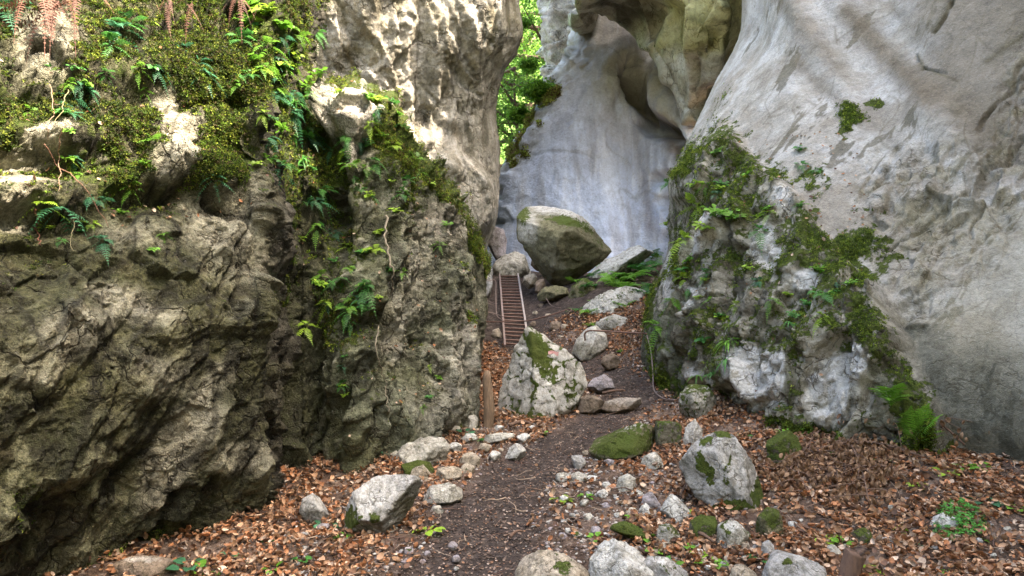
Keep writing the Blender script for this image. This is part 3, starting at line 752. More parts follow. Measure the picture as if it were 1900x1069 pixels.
def dispG(P, px, py):
    n = fbm(P*1.1, 3, 1001)
    bt = buttress(px, py, n)*sst(190, 300, py)
    d = fbm(P*.35, 2, 1003)*.14*(1-bt*.5)
    # long rounded swells running down the slab
    for (x0, y0, x1, y1, a, w_) in [(1470,0,1580,200,.08,26),(1390,60,1600,230,-.03,24),(1555,0,1800,300,.07,34),(1500,-20,1680,170,-.05,26),(1660,60,1900,330,-.04,40)]:
        d += a*ribline(px, py, x0, y0, x1, y1, w_)
    d += bt*.22
    R = warp(P, .25, 1.1, 1011)
    f1, f2, fc, cid = worley(along(R, (.45, .1, .75), .8, 1.7), 1013); d += bt*fc*.38
    R2 = warp(P, .10, 2.6, 1015)
    d += bt*crag(P, (.45, .1, .75), 2.4, .24, 1017, .5)
    wig = fbm(P*4, 3, 1041)*9
    # broken strata to the right
    rt = np.clip(blob(px, py, 1720, 470, 75, 190, 24, .6, n, .6) + blob(px, py, 1660, 340, 60, 60, 0, .6, n, .6) + blob(px, py, 1870, 280, 45, 200, 15, .6, n, .5), 0, 1)
    f1, f2, fc, cid = worley(along(R2, (.4, .1, .9), .9, 4.5), 1021); d += rt*fc*.10
    f1, f2, fc, cid = worley(along(R2, (.4, .1, .9), 3, 5), 1023); d += rt*fc*.07
    for (x0, y0, x1, y1, a, w_) in [(1730,55,1765,0,-.15,7),(1700,100,1710,125,-.12,6),(1712,122,1760,140,-.10,5),(1755,138,1778,155,-.08,4),(1640,460,1760,370,-.12,7),(1800,440,1820,350,-.1,5),
                                    (1820,250,1900,120,-.14,8),(1830,330,1900,260,-.14,8),(1810,250,1850,200,-.08,6)]:
        d += a*.45*ribline(px+n*22+wig, py+n*16, x0, y0, x1, y1, w_*.5)*sst(-.5, .1, fbm(P*3, 2, 1043))
    d -= .35*bt*ribline(px+n*10, py, 1385, 470, 1330, 690, 9) + .3*bt*ribline(px+n*10, py, 1290, 560, 1255, 640, 10)
    d -= .25*ribline(px+n*12, py, 1330, 720, 1350, 640, 12)
    d += .30*blob(px, py, 1262, 345, 34, 28, 0, .5)
    ef = sst(-10, 120, px-interp_row(gl, py)); d = d*(.12+.88*ef)-.10*(1-ef)
    d += rt*crag(P, (.4, .1, .9), 3, .13, 1051, .3)+crag(P, (.5, .1, -.8), 1.0, .025, 1053, .3)*(1-bt)+fbm(P*6, 5, 1031, .6)*(.010+.020*bt) + fbm(P*14, 2, 1037)*.003
    return d
def colG(P, px, py, N, d):
    n = fbm(P*1.1, 3, 1001); n1 = fbm(P*1.4, 4, 1101); n2 = fbm(P*5, 5, 1103, .62); n3 = fbm(P*22, 4, 1107, .65)
    bt = buttress(px, py, n)*sst(190, 300, py)
    c = np.zeros((len(P), 3)) + (.315, .30, .262)
    c = mixc(c, (.40, .395, .375), sst(-.1, .3, n1+n2*.3)*.65)
    dg = fbm(along(P, (.62, .1, -.7), .25, 1.6), 4, 1109)
    c = mixc(c, (.20, .172, .13), sst(.04, .28, dg+n2*.2)*.5); c = mixc(c, (.48, .475, .455), sst(.08, .3, -dg+n2*.15)*.5)
    dk = fbm(along(P, (.5, .1, .7), .8, 2.2), 5, 1151, .65); c = mixc(c, (.09, .08, .05), sst(.34, .40, dk)*.75)
    wx, wy = px+n2*20, py+n2*20
    for (x0, y0, x1, y1, w_, k) in [(1570,20,1730,190,24,.95),(1700,130,1900,300,34,.75),(1440,-10,1550,120,18,.6),(1480,110,1590,220,12,.6),(1640,0,1760,120,14,.4),(1600,200,1760,380,20,.3)]:
        c = mixc(c, (.14, .115, .08), ribline(wx, wy, x0, y0, x1, y1, w_)*k)
    right = sst(1620, 1780, px+n1*60+n2*30-py*.25)*(1-sst(250, 360, py+n1*40))
    c = mixc(c, (.15, .128, .092), right*.85)
    c = mixc(c, (.25, .23, .16), sst(1600, 1800, px)*sst(330, 420, py)*.55)
    for k_, (f_, w_) in enumerate(((.5, .018), (1.1, .022))):
        q1, q2, _, _ = worley(along(warp(P, .3, 1.0, 1131+k_), (.45, .1, .8), .5, 1.3)*f_*2, 1133+k_); c = mixc(c, (.11, .095, .06), np.exp(-((q2-q1)/w_)**2)*.55*sst(.0, .25, fbm(P*.9, 3, 1137+k_)+(sst(1500, 1750, px)-.45)*.5))
    gr = fbm(P*[3, 3, 3], 5, 1139, .7); c = mixc(c, (.24, .21, .165), sst(.0, .5, gr+n1*.3)*.4)
    # damp darker foot of the slab
    foot = sst(-30, 40, py-interp_row([(1600,560),(1700,590),(1780,650),(1840,640),(1900,640)], px)-n1*40)*(1-bt)
    c = mixc(c, (.10, .098, .072), foot*.85); c = mixc(c, (.07, .075, .06), foot*sst(700, 800, py)*.55)
    c = mixc(c, (.22, .21, .165), foot*sst(.25, .5, n3)*.35)
    c = mixc(c, (.10, .09, .06), sst(.28, .5, n3)*.18)
    fs = fbm(along(P, (.1, .1, 1), 1.2, 4), 5, 1161, .65); c = mixc(c, (.22, .21, .165), foot*sst(.12, .24, fs+n1*.3)*.5); c = mixc(c, (.045, .045, .032), foot*sst(.12, .26, -fs+n2*.2)*.6)
    # buttress stone
    b = np.zeros((len(P), 3)) + (.33, .315, .26); b = mixc(b, (.11, .108, .07), sst(.05, .18, n2)*.75); b = mixc(b, (.06, .052, .03), sst(.12, .28, fbm(P*2.6, 5, 1111, .6))*.7)
    R3 = warp(P, .2, 1.6, 1121); q1, q2, _, _ = worley(along(R3, (.45, .1, .75), .9, 2.0), 1013+200); b = mixc(b, (.035, .03, .018), np.exp(-((q2-q1)/.05)**2)*.8)
    q1, q2, _, _ = worley(along(R3, (.4, .1, .8), 2.2, 5.0), 1125); b = mixc(b, (.05, .045, .025), np.exp(-((q2-q1)/.06)**2)*.6*sst(-.2, .2, n1))
    lowleft = 1-sst(1230, 1290, px+n1*30)
    b = mixc(b, (.10, .115, .08), lowleft*sst(560, 620, py)*.8)
    c = c*(1-bt[:, None]) + b*bt[:, None]
    rt = np.clip(blob(px, py, 1720, 470, 75, 190, 24, .6, n, .6)+blob(px, py, 1660, 340, 60, 60, 0, .6, n, .6)+blob(px, py, 1880, 260, 40, 190, 12, .6, n, .5), 0, 1)
    c = mixc(c, (.23, .21, .14), rt*sst(.0, .4, n2+.1)*.6)
    for (x0, y0, x1, y1, w_) in [(1730,55,1765,0,6),(1700,100,1710,125,5),(1712,122,1778,155,3),(1820,330,1860,270,9),(1640,460,1760,370,5),(1830,120,1900,60,7)]:
        c = mixc(c, (.085, .075, .04), ribline(px+n*8, py+n*8, x0, y0, x1, y1, w_)*.7)
    m = np.zeros(len(P)) + bt*(.35+n1*.40+n2*.20)
    m += bt*sst(.15, .7, N[:, 2])*.25
    for q in [(1340,270,45,50,0,.75),(1385,310,50,35,30,.72),(1440,330,60,30,20,.6),(1500,340,45,28,-20,.62),(1520,350,16,60,10,.55),(1400,400,110,40,10,.62),(1290,400,40,50,0,.6),(1510,410,14,50,5,.7),(1480,400,12,40,0,.65),
              (1560,470,90,40,0,.8),(1610,520,60,120,-15,.62),(1480,500,90,50,0,.6),(1640,640,40,120,-20,.72),(1700,770,45,90,-25,.8),(1760,850,50,40,-20,.7),(1540,560,90,60,0,.55),(1600,455,22,60,20,.75),
              (1520,790,120,24,10,.8),(1360,640,50,70,0,.5),(1230,710,45,34,0,.85),(1310,740,50,40,0,.8),(1195,560,16,60,0,.85),(1250,470,40,60,20,.65),(1430,640,60,40,0,.5),(1290,620,30,60,0,.4),
              (1580,215,26,18,20,.85),(1570,238,14,18,0,.85),(1625,190,20,12,0,.8),(1320,200,14,60,30,.5)]:
        m = np.maximum(m, blob(px, py, *q[:5], .6, n2*1.6, .9)*q[5]*(.86+n2*.3))
    pal = 0
    for q in [(1440,700,60,45,20,.8),(1560,730,36,50,0,.8),(1600,700,40,26,0,.8),(1440,470,24,50,-10,.7),(1330,450,45,22,-30,.7),(1240,510,16,60,0,.6),(1290,560,40,30,0,.5),(1320,700,30,30,0,.5),(1470,380,30,30,0,.5),(1680,560,40,50,0,.5),(1510,540,30,20,0,.6)]:
        pal = np.maximum(pal, blob(px, py, *q[:5], .5, n2, .7)*q[5])
    m -= pal*.55
    c = mixc(c, (.56, .555, .53), sst(.3, .5, pal+n2*.5)*.72*bt)
    m = np.maximum(m, foot*(1-sst(8, 50, interp_row(bG, px)-py-n2*20))*.5)
    return c, m, .22+.78*np.maximum(np.maximum(bt, rt*.7), foot*.25)
oG, QG, NG, pxG, pyG, mG = rock_sheet('cliff', GG, dispG, colG, M_rockG, label='huge pale grey slab filling the right side, with a rough mossy buttress at its foot')
# ================================================================== loose rocks
import bmesh
REG = []     # (object, description, px, py, group) -> labels are written at the end
def reg(o, desc, px, py, cat, group=None, own=None):
    o['category'] = cat
    if group: o['group'] = group
    if own: o['label'] = own
    else: REG.append((o, desc, px, py))
    return o
_ico = {}
def ico(k):
    if k not in _ico:
        bm = bmesh.new(); bmesh.ops.create_icosphere(bm, subdivisions=k, radius=1)
        _ico[k] = (np.array([v.co[:] for v in bm.verts]), np.array([[v.index for v in f.verts] for f in bm.faces])); bm.free()
    return _ico[k]
PAL = dict(pale=((.43, .415, .36), (.20, .19, .15)), grey=((.34, .335, .32), (.15, .145, .12)), beige=((.38, .33, .255), (.22, .18, .13)),
           brown=((.22, .17, .125), (.11, .085, .06)), white=((.50, .495, .46), (.35, .34, .30)), dark=((.13, .12, .085), (.055, .05, .035)),
           olive=((.17, .16, .09), (.075, .07, .04)), purple=((.33, .30, .31), (.17, .15, .15)))
M_stone = rock_mat('loose_limestone', 2.2, .34, .012, speck=.3)
ROCKS = {}
def boulder(name, poly, tone='pale', moss=0.0, Yc=None, depth=.8, seed=1, facets=(), blobs=(), pale=(), cracks=0, rough=1.0, strata=None, sink=.12, by=None, alpha=(12, 34), p=90, mossy_top=.5, dark=(), capz=None, ncut=3):
    poly = np.array(poly, float); r = np.random.default_rng(seed)
    x0, y0 = poly.min(0); x1, y1 = poly.max(0); cx, cy = (x0+x1)/2, (y0+y1)/2
    bx = poly[np.argmax(poly[:, 1]), 0]
    if Yc is None:
        X_, Yb, Z_ = ghit(bx*.5+cx*.5, (by or y1)-2)
        wm = (x1-x0)/F*Yb; Yc = Yb+wm*depth*.33
    s = Yc/F
    hull = poly.copy()
    P2 = np.stack([(hull[:, 0]-cx)*s, (cy-hull[:, 1])*s], 1)
    hw, hh = (x1-x0)*s/2, (y1-y0)*s/2
    P2[:, 1] = np.where(P2[:, 1] < -hh*.75, P2[:, 1]-hh*2*sink, P2[:, 1])
    area = .5*np.sum(P2[:, 0]*np.roll(P2[:, 1], -1)-np.roll(P2[:, 0], -1)*P2[:, 1])
    if area < 0: P2 = P2[::-1]
    planes = []
    hd = hw*depth
    for a, b in zip(P2, np.roll(P2, -1, 0)):
        e = b-a; l = np.hypot(*e)
        if l < 1e-5: continue
        nx, nz = e[1]/l, -e[0]/l; d = nx*a[0]+nz*a[1]
        for sg in (-1, 1):
            al = math.radians(r.uniform(*alpha)); planes.append((nx*math.cos(al), sg*math.sin(al), nz*math.cos(al), max(d, .04*hw)*math.cos(al)))
    cz = capz if capz is not None else r.uniform(.05, .4)
    n = np.array((r.uniform(-.35, .35), -1, cz)); n /= np.linalg.norm(n); planes.append((*n, hd*.85))
    n = np.array((r.uniform(-.6, .6), -1, r.uniform(-.2, .5))); n /= np.linalg.norm(n); planes.append((*n, hd*.95))
    planes.append((0, 1, 0, hd))
    def supp(n):      # how far the planes so far let the rock reach along n
        D0, _ = ico(3); A_ = np.array([q[:3] for q in planes]); dd = np.array([q[3] for q in planes])
        pr0 = D0@A_.T/dd[None]; R0 = 1/np.maximum(pr0.max(1), 1e-6); return (D0*R0[:, None]@n).max()
    for _k in range(ncut):
        n = np.array((r.uniform(-1, 1), r.uniform(-1, .3), r.uniform(-.5, 1))); n /= np.linalg.norm(n); planes.append((*n, supp(n)*r.uniform(.62, .85)))
    for f in facets:
        n = np.array(f[:3], float); n /= np.linalg.norm(n); planes.append((*n, f[3]*hw))
    wpx = max(x1-x0, y1-y0)
    k = 6 if wpx > 120 else 5 if wpx > 42 else 4
    if cracks == 0 and wpx > 40: cracks = .45
    D, T = ico(k)
    acc = 0
    for (a, b, c, d) in planes: acc = acc + np.maximum(0, (D@np.array([a, b, c]))/max(d, 1e-3))**p
    R = acc**(-1/p)
    V = D*R[:, None]
    sz = (hw+hh)
    Q = V/sz*2.2 + seed*3.7
    Nn = D
    d = fbm(Q*.9, 3, seed)*.03
    f1, f2, fc, cid = worley(warp(Q, .2, 1.2, seed)*1.7, seed+3); d += fc*.07*rough
    f1, f2, fc2, cid = worley(warp(Q, .1, 3, seed)*4.6, seed+5); d += fc2*.06*rough
    d += fbm(Q*5, 4, seed+7)*.016*rough + fbm(Q*16, 3, seed+9)*.006*rough
    if strata is not None:
        L = np.array(strata[:3], float); L /= np.linalg.norm(L)
        t = Q@L*strata[3]+fbm(Q*1.5, 2, seed+21)*.6; tt = t-np.floor(t)
        d += (np.minimum(tt, .35)/.35-.6)*.03*strata[4]
    cr = 0
    if cracks:
        g1, g2, _, _ = worley(warp(Q, .35, 1.4, seed+31)*[1.3, 1.3, 2.3], seed+33); c1 = np.exp(-((g2-g1)/(.07+.01*(cracks > .9)))**2)
        g1, g2, _, _ = worley(warp(Q, .35, 2.4, seed+35)*[2.4, 2.4, 3.6], seed+37); c2 = np.exp(-((g2-g1)/.05)**2)*.6
        cr = np.clip(c1+c2*sst(-.2, .3, fbm(Q*2, 2, seed+39)), 0, 1)*cracks; d -= cr*.018
    V = V + Nn*(d*sz*.5)[:, None]
    C0 = np.array([(cx-950)/F*Yc, Yc, CZ+(534.5-cy)/F*Yc]); Wp = V+C0
    px, py = proj(Wp)
    # normals
    tri = V[T]; fn = np.cross(tri[:, 1]-tri[:, 0], tri[:, 2]-tri[:, 0]); N = np.zeros_like(V)
    for j in range(3): np.add.at(N, T[:, j], fn)
    N /= np.maximum(np.linalg.norm(N, axis=1, keepdims=True), 1e-12)
    n1 = fbm(Q*1.2, 4, seed+11); n2 = fbm(Q*5, 4, seed+13, .6)
    ca, cb = PAL[tone]
    c = np.zeros((len(V), 3))+ca; c = mixc(c, cb, sst(-.05, .5, n1*.5+n2*.8)*.75); c = mixc(c, np.array(ca)*1.25, sst(.1, .5, fbm(Q*2.3, 3, seed+15))*.5)
    c = mixc(c, (.045, .045, .022), np.clip(cr, 0, 1)*.85 if cracks else np.zeros(len(V)))
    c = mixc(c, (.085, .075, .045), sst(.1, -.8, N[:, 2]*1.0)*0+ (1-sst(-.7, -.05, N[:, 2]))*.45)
    for b in pale: c = mixc(c, (.50, .49, .45), blob(px, py, *b[:5], .5, n2, .8)*b[5])
    for b in dark: c = mixc(c, (.10, .09, .05), blob(px, py, *b[:5], .5, n2, .6)*b[5])
    m = np.zeros(len(V))+moss*.75 + moss*sst(.0, .8, N[:, 2])*mossy_top + n1*.22
    if moss <= 0: m = n1*.2+.12
    for b in blobs: m = np.maximum(m, blob(px, py, *b[:5], .5, n2, .8)*b[5])
    if cracks: m = m+cr*(.22+.25*(cracks > .9))*(moss > 0)
    zb = (C0[2]-hh) if Yc > 900 else V[:, 2].min()
    base = np.array([0, 0, -hh])
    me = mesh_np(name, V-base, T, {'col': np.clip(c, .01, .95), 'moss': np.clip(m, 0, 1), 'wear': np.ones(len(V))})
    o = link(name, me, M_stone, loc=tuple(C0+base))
    o['_px'] = 0; del o['_px']
    ROCKS.setdefault(name, []).append(o)
    return o, Wp, T, cx, cy, Yc
def rnd_poly(cx, by, w, h, seed):
    r = np.random.default_rng(seed+500); n = r.integers(6, 9)
    an = np.sort((np.arange(n)+r.uniform(-.3, .3, n))/n*2*math.pi)
    rad = r.uniform(.82, 1.12, n)
    ex = 2.6
    q = (np.abs(np.cos(an))**ex+np.abs(np.sin(an))**ex)**(-1/ex)
    x = np.cos(an)*rad*q; y = np.sin(an)*rad*q
    x = (x-x.min())/(x.max()-x.min()); y = (y-y.min())/(y.max()-y.min())
    return [(cx-w/2+a*w, by-h+b*h) for a, b in zip(x, y)]

# the pointed cracked boulder beside the ladder
oP, WP, TP, *_ = boulder('boulder', [(918,760),(930,690),(952,640),(972,608),(984,604),(1012,622),(1050,648),(1084,678),(1092,712),(1066,762),(1020,792),(955,788)], 'pale', .12, depth=.75, seed=11,
    ncut=1, facets=[(-.9,-.75,.25,.50),(.3,-1,.45,.50)], cracks=1, p=90, rough=.8, by=775,
    blobs=[(1000,650,18,46,-20,.85),(1020,690,14,30,-30,.6),(1000,785,45,12,0,.9),(965,775,24,12,0,.7),(1060,730,10,30,0,.5),(990,720,8,26,0,.5)],
    pale=[(1030,710,50,70,0,.8),(960,700,18,70,15,.7)])
reg(oP, '', 0, 0, 'boulder', own='pointed pale boulder veined with cracks and moss, standing on the trail before the ladder')
# the balanced boulder
oK, *_ = boulder('boulder', [(956,384),(964,367),(990,364),(1025,368),(1062,388),(1100,420),(1137,466),(1118,490),(1060,524),(1034,532),(1014,528),(986,486),(960,452)], 'olive', 0, Yc=15.6, depth=.85, seed=24, sink=0,
    facets=[(-.75,-.8,-.15,.66),(.35,-.9,-.35,.60),(-.05,-.6,1,.50)], p=90, rough=.7, ncut=0,
    blobs=[(1050,410,30,9,12,.95),(1000,372,28,8,6,.8),(970,395,14,22,0,.7),(1085,420,30,8,35,.6),(1035,380,16,6,20,.6),(1110,450,14,10,40,.5)],
    pale=[(1015,383,56,13,12,.95),(980,415,18,34,0,.6),(1075,402,40,10,38,.7),(1040,505,14,40,-30,.3)], dark=[(1010,478,30,30,40,.85),(1075,455,44,34,20,.45)])
reg(oK, '', 0, 0, 'boulder', own='great olive boulder with white mossy top, balanced on its narrow foot above the ladder')
big = [
 # poly, tone, moss, kwargs, name, label
 ([(1078,528),(1100,500),(1130,478),(1165,462),(1212,442),(1240,440),(1236,470),(1190,495),(1150,520),(1110,540)], 'pale', .18, dict(Yc=15.2, depth=.7, seed=31, strata=(.5,0,.85,3,1), pale=[(1160,480,70,14,-28,.7)]), 'rock', 'long tilted pale rock lying right behind the balanced boulder'),
 ([(992,548),(1004,534),(1030,529),(1052,534),(1058,548),(1030,556),(1000,556)], 'olive', .2, dict(Yc=14.6, depth=.8, seed=32), 'rock', 'flat olive stone directly under the foot of the balanced boulder'),
 ([(1052,560),(1060,530),(1082,516),(1110,520),(1120,545),(1100,570),(1070,574)], 'olive', .45, dict(Yc=14.4, depth=.8, seed=33), 'rock', 'dark mossy rock with green leaves right of the balanced boulder foot'),
 ([(1066,598),(1085,560),(1115,545),(1160,530),(1200,540),(1195,575),(1150,600),(1100,612)], 'pale', .3, dict(Yc=13.0, depth=.8, seed=34, strata=(.3,0,.9,4,1.2), pale=[(1120,565,40,20,-20,.7)]), 'rock', 'broad pale mossy rock on the bank between the balanced boulder and the ferns'),
 ([(1060,655),(1070,628),(1090,608),(1112,602),(1126,622),(1130,648),(1105,666),(1078,668)], 'pale', .2, dict(depth=.8, seed=35, pale=[(1100,625,24,16,0,.6)], dark=[(1085,650,20,16,0,.5)]), 'rock', 'blocky pale rock just right of the tip of the pointed boulder'),
 ([(1092,618),(1110,590),(1140,582),(1165,590),(1172,612),(1140,628),(1105,630)], 'pale', .25, dict(Yc=11.9, depth=.7, seed=36), 'rock', 'rounded pale rock on the slope under the end of the hand bar'),
 ([(1112,682),(1118,662),(1136,654),(1150,664),(1150,682),(1128,688)], 'brown', .15, dict(seed=37), 'rock', 'small brown rock sunk in leaves below the hand bar'),
 ([(1018,612),(1020,597),(1034,594),(1042,600),(1042,613),(1028,616)], 'brown', .1, dict(seed=38), 'rock', 'small squarish stone on the bare slope right of the ladder'),
 ([(1068,765),(1076,738),(1100,728),(1128,734),(1128,752),(1100,768)], 'brown', .12, dict(seed=39, depth=.7), 'rock', 'low brown rock wedged between the pointed boulder and the step slab'),
 ([(1112,762),(1120,745),(1150,738),(1188,738),(1197,748),(1175,762),(1140,768)], 'brown', .0, dict(seed=40, depth=.7, pale=[(1160,744,40,8,0,.3)]), 'step_stone', 'brown flat stone slab set as a step across the trail'),
 ([(1088,718),(1098,700),(1122,694),(1142,704),(1140,722),(1110,732)], 'purple', .1, dict(seed=41, depth=.8, strata=(.1,0,1,4,1)), 'rock', 'layered stone beside the right edge of the pointed boulder on the trail'),
 ([(626,962),(640,925),(676,890),(700,882),(748,880),(794,892),(786,925),(752,964),(716,1002),(690,1000),(642,990)], 'grey', .05, dict(depth=.75, seed=12, ncut=0, facets=[(.85,-.45,-.42,.42),(-.15,-.75,-.7,.55),(-.3,-.62,.75,.42),(-.9,-.5,.2,.6)], p=90, strata=(.5,-.3,.6,3.4,1.3), blobs=[(650,965,20,26,0,.7),(695,958,12,14,0,.6)], pale=[(690,920,60,30,-30,.75)], dark=[(760,945,26,30,-40,.75)], rough=.7), 'boulder', 'large grey tilted boulder with an undercut brown right side, left of the trail'),
 ([(554,950),(562,925),(580,914),(600,922),(613,945),(606,964),(572,968)], 'grey', .14, dict(seed=42, pale=[(585,935,20,14,0,.5)]), 'rock', 'small grey rock at the foot of the dark cliff left of the tilted boulder'),
 ([(722,862),(748,826),(790,808),(822,812),(836,830),(828,858),(800,872),(760,872)], 'pale', .1, dict(seed=43, strata=(.3,-.2,.9,4,1.6), depth=.9), 'rock', 'wrinkled layered grey rock against the foot of the left cliff'),
 ([(734,884),(744,862),(775,852),(800,858),(808,876),(790,888),(750,890)], 'olive', .6, dict(seed=44), 'rock', 'dark mossy lump below the wrinkled layered rock'),
 ([(756,895),(764,870),(788,861),(804,872),(806,895),(780,900)], 'beige', .06, dict(seed=45), 'rock', 'cream stone touching the back of the tilted boulder'),
 ([(800,892),(812,868),(840,864),(860,872),(856,888),(826,898)], 'beige', .05, dict(seed=46), 'rock', 'long cream flake right of the mossy lump'),
 ([(784,930),(796,902),(830,896),(864,902),(868,918),(836,934),(800,938)], 'pale', .14, dict(seed=47, strata=(.1,0,1,5,1)), 'rock', 'flat broken pale slab right of the tilted boulder'),
 ([(850,866),(854,840),(880,836),(892,850),(890,866),(868,870)], 'beige', .0, dict(seed=48), 'rock', 'cube-like cream stone among leaves between left cliff and trail'),
 ([(934,850),(946,828),(960,820),(978,834),(980,848),(955,853)], 'white', .0, dict(seed=49), 'rock', 'bright pale stone on the left edge of the trail below the pointed boulder'),
 ([(892,822),(900,808),(930,802),(956,804),(955,816),(925,824)], 'pale', .05, dict(seed=50), 'rock', 'low flat pale stone below the log post'),
 ([(954,820),(958,808),(975,803),(988,810),(986,820),(968,824)], 'white', .05, dict(seed=51), 'rock', 'whitish stone just below the mossy foot of the pointed boulder'),
 ([(1092,838),(1104,814),(1140,796),(1185,784),(1218,792),(1228,822),(1205,845),(1150,856),(1108,852)], 'olive', .42, dict(seed=52, depth=.75, blobs=[(1160,825,60,22,-8,.9)], pale=[(1170,790,40,7,-12,.7)]), 'boulder', 'long low boulder coated in dark moss on the right edge of the trail'),
 ([(1204,828),(1206,792),(1218,774),(1246,772),(1266,792),(1264,826),(1236,840)], 'dark', .5, dict(seed=53), 'rock', 'dark mossy rock between the long low boulder and the cream standing stone'),
 ([(1256,842),(1258,808),(1270,796),(1272,778),(1284,770),(1300,774),(1302,796),(1312,812),(1308,842)], 'beige', .0, dict(seed=54, pale=[(1285,810,30,36,0,.6)]), 'standing_stone', 'upright knobbly cream stone behind the split boulder'),
 ([(1258,856),(1272,840),(1300,812),(1336,797),(1362,806),(1398,856),(1420,896),(1416,936),(1380,954),(1330,950),(1286,922),(1264,888)], 'grey', .12, dict(seed=55, depth=.8, cracks=.7, p=40, ncut=0, facets=[(-.75,-1,-.05,.50),(.25,-1,.45,.55),(.8,-.6,.3,.6)], blobs=[(1305,865,12,34,-35,.8),(1370,945,40,16,0,.9),(1412,915,16,30,0,.85),(1340,802,20,10,0,.9),(1310,818,16,8,-30,.7),(1350,880,7,40,10,.55)], pale=[(1350,860,40,50,0,.35)], rough=.6), 'boulder', 'big split grey boulder with moss in its cracks, right of the trail'),
 ([(1184,872),(1194,846),(1214,838),(1232,850),(1232,868),(1206,878)], 'pale', .22, dict(seed=56), 'rock', 'pale stone with a mossy foot below the long low boulder'),
 ([(1140,912),(1148,884),(1164,876),(1180,888),(1180,910),(1160,918)], 'pale', .12, dict(seed=57), 'rock', 'greenish pale stone left of the banded purple stone'),
 ([(1219,958),(1232,930),(1244,914),(1262,926),(1286,954),(1270,966),(1236,968)], 'white', .0, dict(seed=58, facets=[(.2,-.6,.9,.5)], p=40, rough=.4), 'rock', 'bright white angular stone in front of the split boulder'),
 ([(1188,948),(1192,916),(1206,910),(1220,918),(1230,940),(1222,952),(1204,952)], 'purple', .0, dict(seed=59, p=30), 'rock', 'banded purple-grey stone leaning on the bright white angular stone'),
 ([(1184,966),(1186,940),(1200,932),(1212,948),(1206,966)], 'white', .0, dict(seed=60), 'rock', 'white stone below the banded purple-grey stone'),
 ([(1274,996),(1280,966),(1300,954),(1328,958),(1334,984),(1318,1002),(1290,1004)], 'dark', .62, dict(seed=61), 'rock', 'round moss-covered rock below the split boulder'),
 ([(1330,1010),(1334,978),(1352,964),(1380,968),(1396,992),(1398,1012),(1360,1018)], 'pale', .35, dict(seed=62, pale=[(1355,975,20,10,0,.8)]), 'rock', 'white-capped mossy rock right of the round moss-covered one'),
 ([(1398,1000),(1404,960),(1424,940),(1444,946),(1460,978),(1456,1000),(1425,1006)], 'olive', .5, dict(seed=63), 'rock', 'mossy wedge of rock in the leaves below the split boulder right side'),
 ([(1408,1040),(1414,1010),(1432,1002),(1440,1016),(1438,1038)], 'grey', .05, dict(seed=64), 'rock', 'grey upright stone beside the flat rock at the bottom right'),
 ([(1374,1018),(1376,1006),(1388,1004),(1392,1016)], 'beige', 0, dict(seed=65), 'rock', 'little square stone below the white-capped mossy rock'),
 ([(940,1076),(950,1040),(985,1022),(1040,1020),(1080,1036),(1104,1072),(1100,1110),(950,1110)], 'beige', .05, dict(seed=66, by=1100, blobs=[(1050,1055,20,16,30,.6),(1030,1030,10,6,0,.5)], depth=.8, p=24), 'boulder', 'smooth beige boulder cut by the bottom edge, on the trail side'),
 ([(1082,1050),(1100,1020),(1122,994),(1160,996),(1190,1020),(1222,1060),(1230,1110),(1100,1110)], 'white', .04, dict(seed=67, by=1106, facets=[(-.7,-.7,.4,.55)], p=26, depth=.9, rough=1.1, ncut=5), 'boulder', 'rugged white boulder at the bottom edge beside the beige one'),
 ([(1190,1050),(1205,1030),(1240,1034),(1276,1062),(1290,1100),(1200,1104)], 'grey', .3, dict(seed=68, by=1096, pale=[(1235,1045,20,10,20,.6)]), 'rock', 'grey rock with seedlings at the bottom edge right of the rugged white boulder'),
 ([(1122,990),(1136,972),(1160,966),(1200,984),(1226,1004),(1216,1014),(1170,1000)], 'olive', .75, dict(seed=69, depth=.5), 'rock', 'bright green moss-covered rock just behind the rugged white boulder'),
 ([(1214,1006),(1222,978),(1244,972),(1262,990),(1262,1008),(1238,1014)], 'pale', .42, dict(seed=70), 'rock', 'half mossy stone between the rugged white boulder and the round moss-covered rock'),
 ([(1412,1069),(1424,1040),(1446,1026),(1490,1032),(1540,1056),(1566,1090),(1500,1110),(1420,1100)], 'grey', .05, dict(seed=71, by=1104, blobs=[(1460,1042,12,8,0,.6)], depth=.8, p=30, rough=.6), 'boulder', 'flat grey boulder cut by the bottom edge left of the stump'),
 ([(1350,1076),(1356,1056),(1380,1048),(1404,1060),(1412,1085),(1370,1092)], 'beige', .1, dict(seed=72, by=1088), 'rock', 'beige rock cut by the bottom edge left of the flat grey boulder'),
 ([(1530,1034),(1536,1014),(1550,1011),(1562,1022),(1560,1038),(1546,1042)], 'pale', .05, dict(seed=73), 'rock', 'pale tilted stone above the stump'),
 ([(1724,976),(1732,958),(1752,950),(1772,954),(1776,970),(1758,984),(1736,986)], 'white', .1, dict(seed=74, blobs=[(1765,952,16,8,0,.8)]), 'rock', 'white rock embedded in the clover clump'),
 ([(1578,1008),(1582,986),(1600,978),(1618,986),(1622,1004),(1600,1012)], 'dark', .55, dict(seed=75), 'rock', 'dark mossy lump alone in the leaves above the stump'),
 ([(206,1066),(212,1042),(240,1033),(290,1030),(322,1036),(336,1056),(330,1078),(250,1086)], 'brown', .06, dict(seed=76, by=1078, depth=.7, pale=[(265,1038,30,5,0,.5)], p=24), 'rock', 'flat brown rock with pale lichen at the bottom left, against the dark cliff'),
 ([(1256,768),(1262,728),(1280,712),(1312,716),(1330,740),(1326,770),(1290,778)], 'pale', .5, dict(seed=77), 'rock', 'mossy block at the foot of the right buttress beside the hanging cable'),
 ([(866,798),(868,772),(878,762),(888,776),(886,798)], 'pale', .1, dict(seed=78), 'rock', 'narrow pale stone between the left cliff and the log post'),
